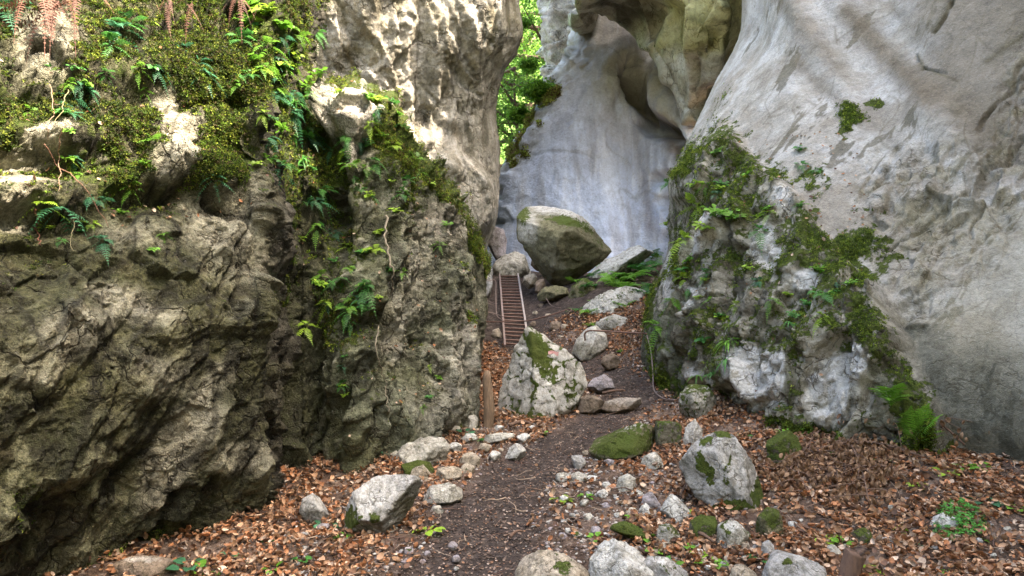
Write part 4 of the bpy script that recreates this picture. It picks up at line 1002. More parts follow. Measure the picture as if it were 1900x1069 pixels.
 ([(720,858),(722,840),(738,832),(750,842),(746,858)], 'pale', .1, dict(seed=79), 'rock', 'small pale stone left of the wrinkled layered rock'),
 ([(1054,896),(1058,880),(1072,874),(1090,880),(1090,896),(1072,900)], 'pale', .12, dict(seed=80), 'rock', 'pale stone in the rubble left of the trail-side greenish stone'),
 ([(1424,868),(1420,826),(1432,800),(1468,796),(1490,812),(1486,850),(1460,872)], 'dark', .7, dict(seed=81), 'rock', 'moss-covered block under the two strap-leaved plants'),
 ([(918,520),(912,490),(930,470),(962,466),(986,482),(990,512),(960,524)], 'pale', .12, dict(Yc=17.6, seed=82, strata=(.3,0,.9,3,1), pale=[(940,485,20,12,0,.5)]), 'rock', 'broken pale rock right above the top of the ladder'),
 ([(984,492),(990,472),(1008,466),(1020,480),(1014,496),(996,500)], 'brown', .1, dict(Yc=17.4, seed=83), 'rock', 'brown rock in the notch between ladder top and balanced boulder'),
 ([(968,528),(972,512),(990,506),(1002,516),(998,530),(980,534)], 'beige', .05, dict(Yc=15.6, seed=84), 'rock', 'tan broken stone beside the upper right end of the ladder'),
 ([(992,540),(994,520),(1008,514),(1014,530),(1006,542)], 'brown', .1, dict(Yc=15.2, seed=85), 'rock', 'brown stone tucked left of the balanced boulder foot'),
 ([(902,468),(906,440),(918,420),(934,424),(942,446),(938,472),(918,478)], 'purple', .05, dict(Yc=18.6, seed=90, dark=[(915,450,14,24,0,.4)]), 'rock', 'blue-grey rock deep in the corner beyond the ladder top'),
 ([(884,540),(886,500),(900,478),(916,486),(920,530),(910,552)], 'grey', .2, dict(Yc=15.8, seed=86), 'rock', 'grey mossy rock left of the upper end of the ladder'),
 ([(908,628),(914,612),(926,608),(934,618),(932,630)], 'beige', .0, dict(seed=87), 'rock', 'tan stone lying left of the lower end of the ladder'),
]
for poly, tone, moss, kw, name, lab in big:
    o, *_r = boulder(name, poly, tone, moss, **kw)
    reg(o, '', 0, 0, 'boulder' if name == 'boulder' else 'rock', own=lab)
# trail mark painted on the pointed boulder
bvh = BVHTree.FromPolygons([tuple(v) for v in WP], [tuple(int(i) for i in t) for t in TP])
def decal(name, pts_fn, mat, parent, off=.004, nx=14, ny=6):
    V = []
    for j in range(ny):
        for i in range(nx):
            px, py = pts_fn(i/(nx-1), j/(ny-1)); d = Vector(W(px, py, 1.0)-np.array([0, 0, CZ])).normalized()
            h = bvh.ray_cast(Vector((0, 0, CZ)), d); p = h[0] if h[0] is not None else Vector(W(px, py, 8))
            V.append(p+h[1]*off if h[0] is not None else p)
    V = np.array([tuple(v) for v in V])-np.array(parent.location)
    V2 = np.concatenate([V, V+np.array([0, .003, 0])])
    g = grid_faces(ny, nx, True)
    me = mesh_np(name, V2, np.concatenate([g, (g+len(V))[:, ::-1]]))
    o = link(name, me, mat, parent); return o
M_red = plain_mat('faded_red_paint', (.36, .09, .08), (.46, .36, .33), 60, .8)
M_wht = plain_mat('faded_white_paint', (.70, .68, .65), (.55, .52, .48), 60, .8)
tm = decal('trail_mark', lambda u, v: (1017+19*u, 652+6*v-1.5*math.sin(u*5)+v*math.sin(u*9)), M_red, oP); tm['label'] = 'faded red dash painted on the boulder'
# smaller stones, one object each, in the rubble beside the trail
srng = np.random.default_rng(99)
areas = [((1040,1210),(865,1010),62,(12,34),('pale','white','white','beige','grey','purple')), ((835,1000),(800,910),34,(14,36),('white','beige','white','pale')), ((560,860),(930,1060),16,(10,26),('pale','grey','purple')),
         ((1210,1500),(960,1066),16,(10,24),('white','pale','beige','grey')), ((1500,1890),(930,1060),12,(10,24),('white','grey','pale')), ((900,1110),(800,860),8,(8,14),('beige','purple')), ((985,1090),(560,640),10,(7,14),('brown','beige'))]
taken = []
tnames = dict(pale='pale', white='white', beige='cream', grey='grey', purple='purple-grey', brown='brown')
for (xa, xb), (ya, yb_), n, (sa, sb), tones in areas:
    k = 0; tries = 0
    while k < n and tries < 400:
        tries += 1
        x, y = srng.uniform(xa, xb), srng.uniform(ya, yb_); wv = srng.uniform(sa, sb)*(1.35 if srng.random() < .2 else 1)
        if any(abs(x-a)*.8+abs(y-b) < (wv+c)*.55 for a, b, c in taken): continue
        if any(min(p[0] for p in q[0])-4 < x < max(p[0] for p in q[0])+4 and min(p[1] for p in q[0]) < y < max(p[1] for p in q[0])+10 for q in big): continue
        X_, Y_, Z_ = ghit(x, y)
        if path_d(np.array([X_]), np.array([Y_]))[0] < .32 and y < 1000 and xa < 1090 and y > 700: continue
        taken.append((x, y, wv)); tone = tones[srng.integers(len(tones))]; hv = wv*srng.uniform(.45, .8)
        o, *_r = boulder('stone', rnd_poly(x, y, wv, hv, int(srng.integers(1e6))), tone, .0 if srng.random() < .75 else .3, seed=200+len(taken), sink=.2, p=20, depth=srng.uniform(.6, 1))
        reg(o, ('chunky ' if wv > 22 else 'small ' if wv > 14 else 'tiny ')+tnames[tone]+' stone', x, y, 'stone', 'loose stones scattered beside the trail')
        k += 1
# ================================================================== ladder, bars, cables, wood
def tube(path, rad, n=8, closed=True, jit=0, seed=0):
    path = np.array(path, float); m = len(path); rad = np.broadcast_to(np.asarray(rad, float), (m,))
    T = np.gradient(path, axis=0); T /= np.linalg.norm(T, axis=1, keepdims=True)
    up = np.array([0, 0, 1.0]) if abs(T[0, 2]) < .9 else np.array([1.0, 0, 0])
    A = np.cross(T, up); A /= np.linalg.norm(A, axis=1, keepdims=True); B = np.cross(T, A)
    an = np.arange(n)/n*2*math.pi; r = np.random.default_rng(seed)
    jr = 1+jit*r.uniform(-1, 1, (m, n))
    V = path[:, None]+(A[:, None]*np.cos(an)[None, :, None]+B[:, None]*np.sin(an)[None, :, None])*(rad[:, None]*jr)[..., None]
    V = V.reshape(-1, 3); i = np.arange(m-1)[:, None]*n; j = np.arange(n)[None, :]; jn = (j+1) % n
    f = np.stack([i+j, i+jn, i+n+jn, i+n+j], -1).reshape(-1, 4)
    c0, c1 = len(V), len(V)+1; V = np.concatenate([V, path[:1], path[-1:]])
    jj = np.arange(n); k = (jj+1) % n
    t = np.concatenate([np.stack([np.full(n, c0), k, jj], 1), np.stack([np.full(n, c1), (m-1)*n+jj, (m-1)*n+k], 1)])
    return V, f, t
def cat(parts):
    Vs, Fs, Ts, o = [], [], [], 0
    for V, f, t in parts: Vs.append(V); Fs.append(f+o); Ts.append(t+o); o += len(V)
    return np.concatenate(Vs), np.concatenate(Fs), np.concatenate(Ts)
def tube_obj(name, paths, rads, mat, parent=None, n=8, jit=0, base=None):
    V, f, t = cat([tube(p, r, n, jit=jit, seed=i) for i, (p, r) in enumerate(zip(paths, rads))])
    base = np.array(base if base is not None else (0, 0, 0), float)
    me = mesh_np(name, V-base, [f, t]); o = link(name, me, mat, parent)
    if parent is None: o.location = tuple(base)
    return o
def smooth_path(pts, n=24):
    pts = np.array(pts, float); return crom(pts, np.linspace(0, len(pts)-1, n))
def boxm(c, s, R=None):
    V = np.array([(x, y, z) for x in (-.5, .5) for y in (-.5, .5) for z in (-.5, .5)])*s
    if R is not None: V = V@np.array(R).T
    return V+c
BOXF = np.array([[0,1,3,2],[4,6,7,5],[0,4,5,1],[2,3,7,6],[0,2,6,4],[1,5,7,3]])
M_rail = plain_mat('greyed_rusty_steel', (.36, .30, .28), (.17, .10, .075), 22, .55, .35)
M_rust = plain_mat('dark_rusted_steel', (.10, .055, .04), (.20, .12, .09), 30, .7, .25)
M_cable = plain_mat('dull_steel_cable', (.30, .24, .22), (.15, .10, .08), 60, .5, .5)
M_wood = plain_mat('weathered_wood', (.34, .235, .145), (.09, .06, .04), 8, .85, 0, .012, (12, 12, .8))
M_bark = plain_mat('brown_bark', (.17, .10, .065), (.08, .05, .035), 14, .9, 0, .01, (4, 4, 1))

lb, lt = W(937, 645, 12.6), W(927, 511, 16.8); rb, rt_ = W(982, 648, 12.6), W(961, 511, 16.8)
lad = empty('ladder', tuple((lb+rb)/2)); reg(lad, '', 0, 0, 'ladder', own='long rusty metal ladder with many rungs lying up the steep slope')
L0 = np.array(lad.location)
def bar(name, a, b, wd, th, mat, parent, up=(0, 0, 1)):
    a, b = np.array(a), np.array(b); d = b-a; l = np.linalg.norm(d); d = d/l; s = np.cross(d, up); s /= np.linalg.norm(s); u = np.cross(s, d)
    V = []
    for t in (0, 1):
        for x, z in ((-1, -1), (1, -1), (1, 1), (-1, 1)): V.append(a+d*l*t+s*x*wd/2+u*z*th/2)
    V = np.array(V)-np.array(parent.location if parent else (0, 0, 0))
    Fc = np.array([[0,3,2,1],[4,5,6,7],[0,1,5,4],[1,2,6,5],[2,3,7,6],[3,0,4,7]])
    me = mesh_np(name, V, Fc, smooth=False); return link(name, me, mat, parent)
up_l = np.cross(np.array(rb-lb), np.array(lt-lb)); up_l = up_l/np.linalg.norm(up_l)
lift = np.array([0, 0, .03])
bar('rail', lb+lift, lt+lift, .034, .05, M_rail, lad, up_l); bar('rail', rb+lift, rt_+lift, .034, .05, plain_mat('pale_worn_steel', (.52, .48, .46), (.34, .27, .24), 22, .5, .3), lad, up_l)
NR = 22
for k in range(NR):
    t = (k+.5)/NR; t = t*.985
    a = lb+(lt-lb)*t+lift; b = rb+(rt_-rb)*t+lift; j = np.array([0, 0, srng.uniform(-.008, .008)])
    d = (b-a)/np.linalg.norm(b-a)
    bar('rung', a+d*.02+j, b-d*.02, .045, .026, M_rust, lad, up_l)
pb = W(936, 652, 12.45); me = mesh_np('plank', boxm((0, 0, 0), np.array([.40, .26, .05]), Matrix.Rotation(.04, 3, 'Y')), BOXF, smooth=False)
o = link('plank', me, M_bark, loc=tuple(W(952, 655, 12.35))); reg(o, '', 0, 0, 'plank', own='short dark wooden plank under the lower end of the metal ladder')

def handbar(bar_pts, r, label, Y=None):
    P = [W(*p) for p in bar_pts]
    o = tube_obj('hand_bar', [smooth_path(P, 30)], [r], M_rust, base=P[0]); reg(o, '', 0, 0, 'bar', own=label); return o
handbar([(1086,632,9.9),(1085,620,9.9),(1092,614,9.9),(1110,614,9.9),(1160,617,9.8),(1195,619,9.7),(1216,620,9.75)], .013, 'horizontal rusty hand bar with a bent end, fixed into the mossy buttress')
handbar([(900,597,12.9),(940,597,12.75),(980,595,12.6),(1020,585,12.4),(1056,574,12.3),(1059,578,12.2),(1052,586,12.3),(1041,593,12.4)], .012, 'thin dark hand bar running right from the ladder to a hook over bare soil')
def cable(name, pts, r, label):
    P = [W(*p) for p in pts]; o = tube_obj(name, [smooth_path(P, 40)], [r], M_cable, base=P[-1]); reg(o, '', 0, 0, 'cable', own=label)
cable('cable', [(1041,580,12.35),(1041,600,12.35),(1043,620,12.3),(1046,640,12.2)], .006, 'thin wire dropping from the hand bar hook to the bare soil')
cable('cable', [(890,521,13.8),(905,521,13.9),(919,521,14),(920,545,13.9),(921,580,13.6),(926,590,13.4),(936,596,13.2)], .008, 'thin cable running down beside the left rail of the ladder')
cable('cable', [(888,573,12.9),(905,579,12.9),(918,582,12.9),(934,588,12.8)], .007, 'short slack cable from the left cliff to the left rail')
cable('cable', [(1013,553,14.2),(1020,564,14),(1030,570,13.8),(1040,571,13.6)], .006, 'short curved wire on the soil below the balanced boulder foot')

# log post
X_, Y_, Z_ = ghit(905, 795)
h = 106/F*Y_; zz = np.linspace(-.12, h, 14)
pth = np.stack([X_+.012*np.sin(zz*9)+.01*zz, np.full(14, Y_)+.02*zz, Z_+zz], 1)
rr = (9.2/F*Y_)*(1+.12*np.sin(zz*7)-.25*zz/h*.6); rr[-1] *= .6
o = tube_obj('log_post', [pth], [rr], M_wood, n=18, jit=.10, base=pth[0]); reg(o, '', 0, 0, 'log', own='weathered upright log post between the left cliff and the pointed boulder')
# stump piece
X_, Y_, Z_ = ghit(1580, 1075)
pth = np.array([(X_-.03, Y_, Z_-.08), (X_-.02, Y_, Z_), (X_, Y_, Z_+.07), (X_+.018, Y_, Z_+.135), (X_+.02, Y_, Z_+.142)])
o = tube_obj('stump', [smooth_path(pth, 8)], [.052], M_bark, n=16, jit=.03, base=pth[0]); reg(o, '', 0, 0, 'stump', own='short brown stump sticking out of the leaves at the bottom edge')
# fallen sticks
def stick(pts, r, label):
    P = []
    for x, y in pts:
        a, b, c = ghit(x, y); P.append((a, b, c+r*1.6))
    P = smooth_path(P, 14); P[:, 2] += .02*np.sin(np.linspace(0, 3, 14)); rad = np.linspace(r, r*.55, 14)
    o = tube_obj('stick', [P], [rad], M_bark, n=7, jit=.12, base=P[0]); reg(o, '', 0, 0, 'stick', own=label)
stick([(946,1003),(958,998),(970,993)], .012, 'short dark stick lying on the bare trail')
stick([(945,797),(968,793),(988,794)], .022, 'dead stick lying at the foot of the log post and pointed boulder')
stick([(1270,990),(1300,1004),(1325,1014)], .014, 'bent stick between the mossy rocks below the split boulder')
stick([(1412,842),(1435,848),(1456,856)], .007, 'thin pale twig left of the pile of dead branches')
stick([(1465,968),(1490,996),(1520,1010)], .008, 'thin dark twig in the leaves below the pile of dead branches')
stick([(1118,735),(1140,733),(1160,730)], .018, 'thin branch laid on the trail above the step slab')
stick([(1175,985),(1190,994),(1200,1012)], .009, 'short tan stick by the green moss-covered rock')

# ================================================================== instanced leaves
def inst(tv, tf, pos, R, scale, cols, tcolmul=None):
    """template copied many times into one mesh"""
    n = len(pos); k = len(tv)
    V = np.einsum('nij,kj->nki', R, tv)*np.asarray(scale).reshape(n, 1, -1) + pos[:, None]
    Fc = [(f[None]+(np.arange(n)*k)[:, None, None]).reshape(-1, f.shape[1]) for f in tf]
    C = np.repeat(cols, k, 0)
    if tcolmul is not None: C = C*np.tile(tcolmul, n)[:, None]
    return V.reshape(-1, 3), Fc, C
def frame(Z, r, spin=None):
    """rotations whose z axis is Z, random spin"""
    n = len(Z); Z = Z/np.linalg.norm(Z, axis=1, keepdims=True)
    t = r.normal(size=(n, 3)) if spin is None else spin
    X = t-Z*(t*Z).sum(1, keepdims=True); X /= np.linalg.norm(X, axis=1, keepdims=True); Y = np.cross(Z, X)
    return np.stack([X, Y, Z], 2)
# beech leaf, 1 long along x, folded along the midrib
def leaf_t(wd=.33, fold=.10, curl=.12):
    xs = [0, .33, .7, 1.0]; z = lambda x: curl*(4*(x-.5)**2)
    mid = [(x-.5, 0, z(x)) for x in xs]; L = [(.22-.5, wd*.75, fold+z(.2)), (.55-.5, wd, fold*1.3+z(.55)), (.82-.5, wd*.6, fold+z(.8))]
    Rr = [(a, -b, c*.9) for a, b, c in L]
    V = np.array(mid+L+Rr)
    T = np.array([[0,1,4],[1,5,4],[1,2,5],[2,6,5],[2,3,6],[0,7,1],[1,7,8],[1,8,2],[2,8,9],[2,9,3]])
    return V, [T]
LV, LF = leaf_t()
LV2, LF2 = leaf_t(.30, .34, .30)
LV, LF = leaf_t(.34, .08, .20)
M_litter = leaf_mat('dead_beech_leaf', .15, .7)
LC = np.array([(.32,.145,.065),(.22,.105,.05),(.38,.235,.14),(.10,.055,.035),(.44,.33,.24),(.26,.15,.08),(.15,.08,.045)])
lr = np.random.default_rng(5)
def litter_density(x, y):
    P = np.stack([x, y, np.zeros_like(x)], 1); pd = path_d(x, y)
    n = fbm(P*1.3, 3, 71); n2 = fbm(P*5, 2, 73)
    right = sst(.45, 1.1, x-np.interp(y, PATH[:, 1], PATH[:, 0])+n*.35)
    left = sst(.3, .6, np.interp(y, PATH[:, 1], PATH[:, 0])-x+n*.2)
    d = np.maximum(np.maximum(right, left*.75)*(.62+.4*sst(-.3, .3, n)), .10)
    d *= np.where(pd < .3, .06, 1)*(.22+.78*sst(-.25, .12, fbm(P*2.3, 4, 75)))
    d *= 1-.55*blobxy(x, y, .75, 4.9, .75, 1.2)
    return d
def blobxy(x, y, cx, cy, rx, ry): return np.exp(-((x-cx)/rx)**2-((y-cy)/ry)**2)
N0 = 210000
yy_ = 2.9+ (13.2-2.9)*lr.random(N0)**1.35; xx_ = lr.uniform(-2.9, 4.8, N0)
ok = lr.random(N0) < litter_density(xx_, yy_)
vis = np.abs(xx_/yy_) < .80; ok &= vis
xx_, yy_ = xx_[ok], yy_[ok]
zz_ = gzd(xx_, yy_); n = len(xx_)
e = .03; nx_ = -(gz(xx_+e, yy_)-zz_*0-gz(xx_-e, yy_))/(2*e); ny_ = -(gz(xx_, yy_+e)-gz(xx_, yy_-e))/(2*e)
Zd = np.stack([nx_, ny_, np.ones(n)], 1)+lr.normal(size=(n, 3))*.62
half = n//2
posL = np.stack([xx_, yy_, zz_+lr.uniform(.002, .035, n)], 1)
size = (.015+.036*lr.random(n)**1.3)*(1+.035*yy_)
cl = LC[lr.choice(len(LC), n, p=[.19,.16,.21,.11,.11,.14,.08])]*lr.uniform(.7, 1.45, n)[:, None]
V1, F1, C1 = inst(LV, LF, posL[:half], frame(Zd[:half], lr), size[:half], cl[:half])
V2, F2, C2 = inst(LV2, LF2, posL[half:], frame(Zd[half:], lr), size[half:]*.95, cl[half:])
# leaf crumbs trodden into the trail
nb_ = 15000
yb2 = 2.9+10.5*lr.random(nb_)**1.4; xb2 = np.interp(yb2, PATH[:, 1], PATH[:, 0])+lr.normal(size=nb_)*.42
posB = np.stack([xb2, yb2, gzd(xb2, yb2)+.005], 1)
BC = np.array([(.10,.07,.055),(.17,.12,.09),(.30,.22,.17),(.06,.042,.035),(.22,.12,.07),(.40,.33,.28)])
V4, F4, C4 = inst(LV, LF, posB, frame(np.stack([lr.normal(size=nb_)*.3, lr.normal(size=nb_)*.3, np.ones(nb_)], 1), lr), lr.uniform(.008, .026, nb_), BC[lr.choice(6, nb_, p=[.25,.22,.14,.2,.14,.05])])
# leaves caught on the ledges of the cliffs
extra_pos, extra_n = [], []
for Q_, N_, px_, py_, cnt in ((QA, NA, pxA, pyA, 110), (QB, NB, pxB, pyB, 380), (QG, NG, pxG, pyG, 260)):
    m = np.where((N_[:, 2] > .55) & (px_ > -20) & (px_ < 1920) & (py_ > -20) & (py_ < 1080) & (Q_[:, 1] > 1) & ((py_ > 250) | (px_ < 900)))[0]
    if Q_ is QG: m = m[(px_[m] < 1600)]
    if Q_ is QA: m = m[py_[m] < 430]
    if len(m): m = lr.choice(m, min(cnt, len(m)*2)); extra_pos.append(Q_[m]+lr.normal(size=(len(m), 3))*.02+[0, 0, .012]); extra_n.append(N_[m])
ep = np.concatenate(extra_pos); en = np.concatenate(extra_n)+lr.normal(size=(len(ep), 3))*.35
V3, F3, C3 = inst(LV, LF, ep, frame(en, lr), lr.uniform(.022, .045, len(ep)), LC[lr.choice(len(LC), len(ep))])
V = np.concatenate([V1, V2, V3, V4]); Fc = np.concatenate([F1[0], F2[0]+len(V1), F3[0]+len(V1)+len(V2), F4[0]+len(V1)+len(V2)+len(V3)]); C = np.concatenate([C1, C2, C3, C4])
o = link('leaf_litter', mesh_np('leaf_litter', V, Fc, {'col': C}), M_litter); tag(o, 'orange-brown fallen beech leaves covering the forest floor', 'leaf litter', kind='stuff')
# gravel: chips of stone
D3, T3 = ico(1)
ng = 34000
gy_ = 2.9+10.4*lr.random(ng)**1.5; gx_ = lr.uniform(-2.6, 3.6, ng); pdg = path_d(gx_, gy_)
pr = .10+.45*sst(.2, .45, pdg)*(1-sst(.8, 1.5, pdg))+.8*blobxy(gx_, gy_, .75, 4.9, .6, 1.1)+.35*blobxy(gx_, gy_, -.2, 6.6, .45, 1.0)
ok = (lr.random(ng) < pr) & (np.abs(gx_/gy_) < .8); gx_, gy_ = gx_[ok], gy_[ok]; n = len(gx_)
pdg = path_d(gx_, gy_)
sc = np.stack([lr.uniform(.6, 1.3, n), lr.uniform(.5, 1, n), lr.uniform(.3, .6, n)], 1)*((.004+.017*lr.random(n)**2.2)*np.where(pdg < .3, .55, 1))[:, None]
Rg = frame(np.stack([lr.normal(size=n)*.3, lr.normal(size=n)*.3, np.ones(n)], 1), lr)
Vt = D3[None]*sc[:, None]*(1+lr.uniform(-.3, .3, (n, len(D3)))[..., None]); Vt = np.einsum('nij,nkj->nki', Rg, Vt)+np.stack([gx_, gy_, gzd(gx_, gy_)+.004], 1)[:, None]
GCc = np.array([(.42,.40,.36),(.34,.29,.25),(.22,.19,.18),(.55,.53,.49),(.30,.26,.27),(.14,.11,.10)])
cg = GCc[lr.choice(6, n, p=[.22,.22,.2,.1,.12,.14])]*lr.uniform(.8, 1.1, n)[:, None]; cg = np.where((pdg < .3)[:, None], cg*.55, cg)
o = link('gravel', mesh_np('gravel', Vt.reshape(-1, 3), (T3[None]+(np.arange(n)*len(D3))[:, None, None]).reshape(-1, 3), {'col': np.repeat(cg, len(D3), 0), 'moss': np.zeros(n*len(D3)), 'wear': np.zeros(n*len(D3))}, smooth=False), M_stone)
tag(o, 'small pale stone chips scattered over the trail and rubble', 'gravel', kind='stuff')

# ================================================================== moss tufts
tv = []; tt = []
for k in range(3):
    a = k*2.1; c, s = math.cos(a), math.sin(a)
    q = [(0.05*c, .05*s, -.1), (.5*c-.28*s, .5*s+.28*c, .5), (.95*c, .95*s, .55), (.5*c+.28*s, .5*s-.28*c, .55)]
    tv += q; tt += [[4*k, 4*k+1, 4*k+2], [4*k, 4*k+2, 4*k+3]]
TV = np.array(tv); TT = [np.array(tt)]
M_moss = leaf_mat('moss_leaf', .25, .8)
def tufts(name, src, n, smin, smax, label, thresh=.5, colr=((.085,.13,.012),(.045,.078,.01),(.14,.17,.02),(.03,.04,.008),(.08,.065,.02)), pw=2.0):
    Q_, N_, px_, py_, m_ = src
    G_ = fbm(Q_*2.0, 3, 77)+fbm(Q_*9, 3, 79)*.7
    wgt = np.where((px_ > -30) & (px_ < 1930) & (py_ > -30) & (py_ < 1090) & (Q_[:, 1] > 1), np.clip(m_+G_*.35-thresh, 0, 1), 0)
    ar = Q_[:, 1]**pw; wgt = wgt*ar
    idx = lr.choice(len(Q_), n, p=wgt/wgt.sum()); pos = Q_[idx]+lr.normal(size=(n, 3))*.012*(Q_[idx, 1:2]/5)
    Zt = N_[idx]+lr.normal(size=(n, 3))*.5+[0, 0, .25]
    s = lr.uniform(smin, smax, n)*(.6+Q_[idx, 1]/9)
    cc = np.array(colr)*1.35; g = fbm(pos*1.5, 3, 85)
    c = cc[lr.choice(len(cc), n)]*lr.uniform(.6, 1.5, n)[:, None]; c = c*(1+.5*g[:, None])
    V, Fc, C = inst(TV, TT, pos, frame(Zt, lr), s, np.clip(c, .01, .5))
    o = link(name, mesh_np(name, V, Fc, {'col': C}, smooth=False), M_moss); tag(o, label, 'moss', kind='stuff'); return o
tufts('moss', (QA, NA, pxA, pyA, mA), 64000, .009, .021, 'leafy moss cushions growing over the dark left cliff', .42, ((.065,.105,.010),(.032,.055,.008),(.12,.145,.018),(.020,.030,.006),(.055,.045,.018)))
tufts('moss', (QB, NB, pxB, pyB, mB), 32000, .009, .020, 'green moss growing over the ribbed cliff left of the ladder', .45)
tufts('moss', (QG, NG, pxG, pyG, mG), 36000, .008, .018, 'moss carpet spreading over the rough foot of the right slab', .52, ((.085,.125,.014),(.05,.08,.01),(.14,.18,.02),(.035,.052,.01)))
# ================================================================== plants
SRC = [(QA, NA, pxA, pyA), (QB, NB, pxB, pyB), (QG, NG, pxG, pyG), (QD, ND, pxD, pyD)]
_gpx, _gpy = proj(Pg)
gsel = (_gpx > -50) & (_gpx < 1950) & (_gpy > 300) & (_gpy < 1200)
SRC.append((Pg[gsel], np.tile([0, 0, 1.0], (gsel.sum(), 1)), _gpx[gsel], _gpy[gsel]))
SRC = [(Q_, N_)+tuple(proj(Q_)) for Q_, N_, *_ in SRC]
ZB = []
for (Q_, N_, a, b) in SRC:
    z = np.full((300, 500), -1); k = np.where((a > -40) & (a < 1950) & (b > -40) & (b < 1150) & (Q_[:, 1] > .8))[0]; k = k[np.argsort(-Q_[k, 1])]
    z[((b[k]+40)/4).astype(int), ((a[k]+40)/4).astype(int)] = k; ZB.append(z)
def spot(px, py, ground=False):
    best = None; r_, c_ = int((py+40)/4), int((px+40)/4)
    for k, (Q_, N_, a, b) in enumerate(SRC):
        if ground and k != 4: continue
        w_ = ZB[k][max(0, r_-1):r_+2, max(0, c_-1):c_+2].ravel(); w_ = w_[w_ >= 0]
        if len(w_):
            i = w_[np.argmin(Q_[w_, 1])]
            if best is None or Q_[i, 1] < best[0][1]-.05: best = (Q_[i], N_[i])
    if best is None:
        x, y, z = ghit(px, py); best = (np.array([x, y, z]), np.array([0, 0, 1.0]))
    return best
def ribbon(C, S, wid):
    """strip along points C, side vectors S, half widths"""
    n = len(C); V = np.concatenate([C-S*wid[:, None], C+S*wid[:, None]])
    i = np.arange(n-1); return V, np.stack([i, i+1, i+1+n, i+n], 1)
pr_ = np.random.default_rng(44)
def frond(p0, d, L, droop, npin=13, wide=.26, r=pr_, stalk=.12, shape=1.0):
    t = np.linspace(0, 1, npin+3); d = d/np.linalg.norm(d)
    side = np.cross(d, [0, 0, 1.0]); side = side/max(np.linalg.norm(side), .05)
    side = side+r.normal(size=3)*.15; side /= np.linalg.norm(side)
    C = p0+np.outer(t, d)*L-np.outer(t**2, [0, 0, 1.0])*L*droop + np.outer(np.sin(t*3)*.05*L, side)
    V, f = ribbon(C, np.tile(side, (len(C), 1)), np.linspace(.010, .003, len(C))*L*1.2)
    Vs, Fs, off = [V], [f], len(V)
    T = np.gradient(C, axis=0); T /= np.linalg.norm(T, axis=1, keepdims=True)
    for k in range(2, len(C)-1):
        u = (k-1)/(len(C)-2); 
        if u < stalk: continue
        pl = L*wide*math.sin(min(1, (u-stalk*.6)/(1-stalk*.6)*1.0+.12)**.75*math.pi*.97)*shape*r.uniform(.85, 1.1)
        w_ = L/npin*.36
        nrm = np.cross(side, T[k])
        for sg in (-1, 1):
            dd = side*sg*.93+T[k]*.36+nrm*r.uniform(-.18, .12); dd /= np.linalg.norm(dd)
            q = np.array([C[k]-T[k]*w_*.5, C[k]+dd*pl*.5-T[k]*w_*.8, C[k]+dd*pl-nrm*pl*.12*1-np.array([0, 0, .08*pl]), C[k]+dd*pl*.45+T[k]*w_*.9, C[k]+T[k]*w_*.5])
            Vs.append(q); Fs.append(np.array([[off, off+1, off+3, off+4], [off+1, off+2, off+3, off+3]])[:1]); Fs.append(np.array([[off+1, off+2, off+3, off+3]])); off += 5
    V = np.concatenate(Vs); quads = [F_ for F_ in Fs if not (F_[:, 2] == F_[:, 3]).any()]; tris = [F_[:, :3] for F_ in Fs if (F_[:, 2] == F_[:, 3]).any()]
    return V, np.concatenate(quads), np.concatenate(tris)
M_leafdry = leaf_mat('dry_stalk', 0, .8)
M_leaf = leaf_mat('green_leaf', .4, .45, .3)
def finish(name, parts, cols, base, mat=None, parent=None):
    V, f, t = cat([(p[0], p[1], p[2]) for p in parts])
    C = np.concatenate([np.tile(np.array(c), (len(p[0]), 1)) for p, c in zip(parts, cols)])
    fc = [x for x in (f, t) if len(x)]
    me = mesh_np(name, V-base, fc, {'col': C}); o = link(name, me, mat or M_leaf, parent)
    if parent is None: o.location = tuple(base)
    return o
GREENS = dict(fern=(.060, .19, .035), teal=(.050, .16, .075), bright=(.13, .29, .03), yellow=(.24, .38, .035), dark=(.04, .13, .03), dead=(.15, .068, .042), tan=(.30, .20, .12))
def fern(px, py, Lpx, tone='fern', n=6, droop=.55, ground=False, label=None, desc=None, spread=.9, up=.5, group=None, wide=.26, name='fern'):
    p, nn = spot(px, py, ground); L = 1.12*Lpx/F*p[1]; r = pr_; n += 1
    base = p-nn*.01; parts, cols = [], []
    a0 = r.uniform(0, 6)
    t1 = np.cross(nn, [0, 0, 1.0]); t1 = np.array([1.0, 0, 0]) if np.linalg.norm(t1) < .2 else t1/np.linalg.norm(t1); t2 = np.cross(nn, t1)
    for k in range(n):
        a = a0+k*2*math.pi/n+r.uniform(-.3, .3)
        d = nn*.55+np.array([0, 0, up])+(t1*math.cos(a)+t2*math.sin(a))*spread
        if not ground and d@nn < .1: d = d+nn*.4
        parts.append(frond(base, d, L*r.uniform(.65, 1.1), droop*r.uniform(.6, 1.3), wide=wide, npin=12))
        cols.append(np.array(GREENS[tone])*r.uniform(.65, 1.35))
    o = finish(name, parts, cols, base)
    reg(o, desc or ({'teal': 'blue-green fern', 'fern': 'green fern', 'bright': 'bright green fern', 'dead': 'dead brown fern', 'yellow': 'yellow-green fern'}.get(tone, 'dark fern')), px, py, 'fern', group or 'ferns growing on the rocks', own=label)
    return o
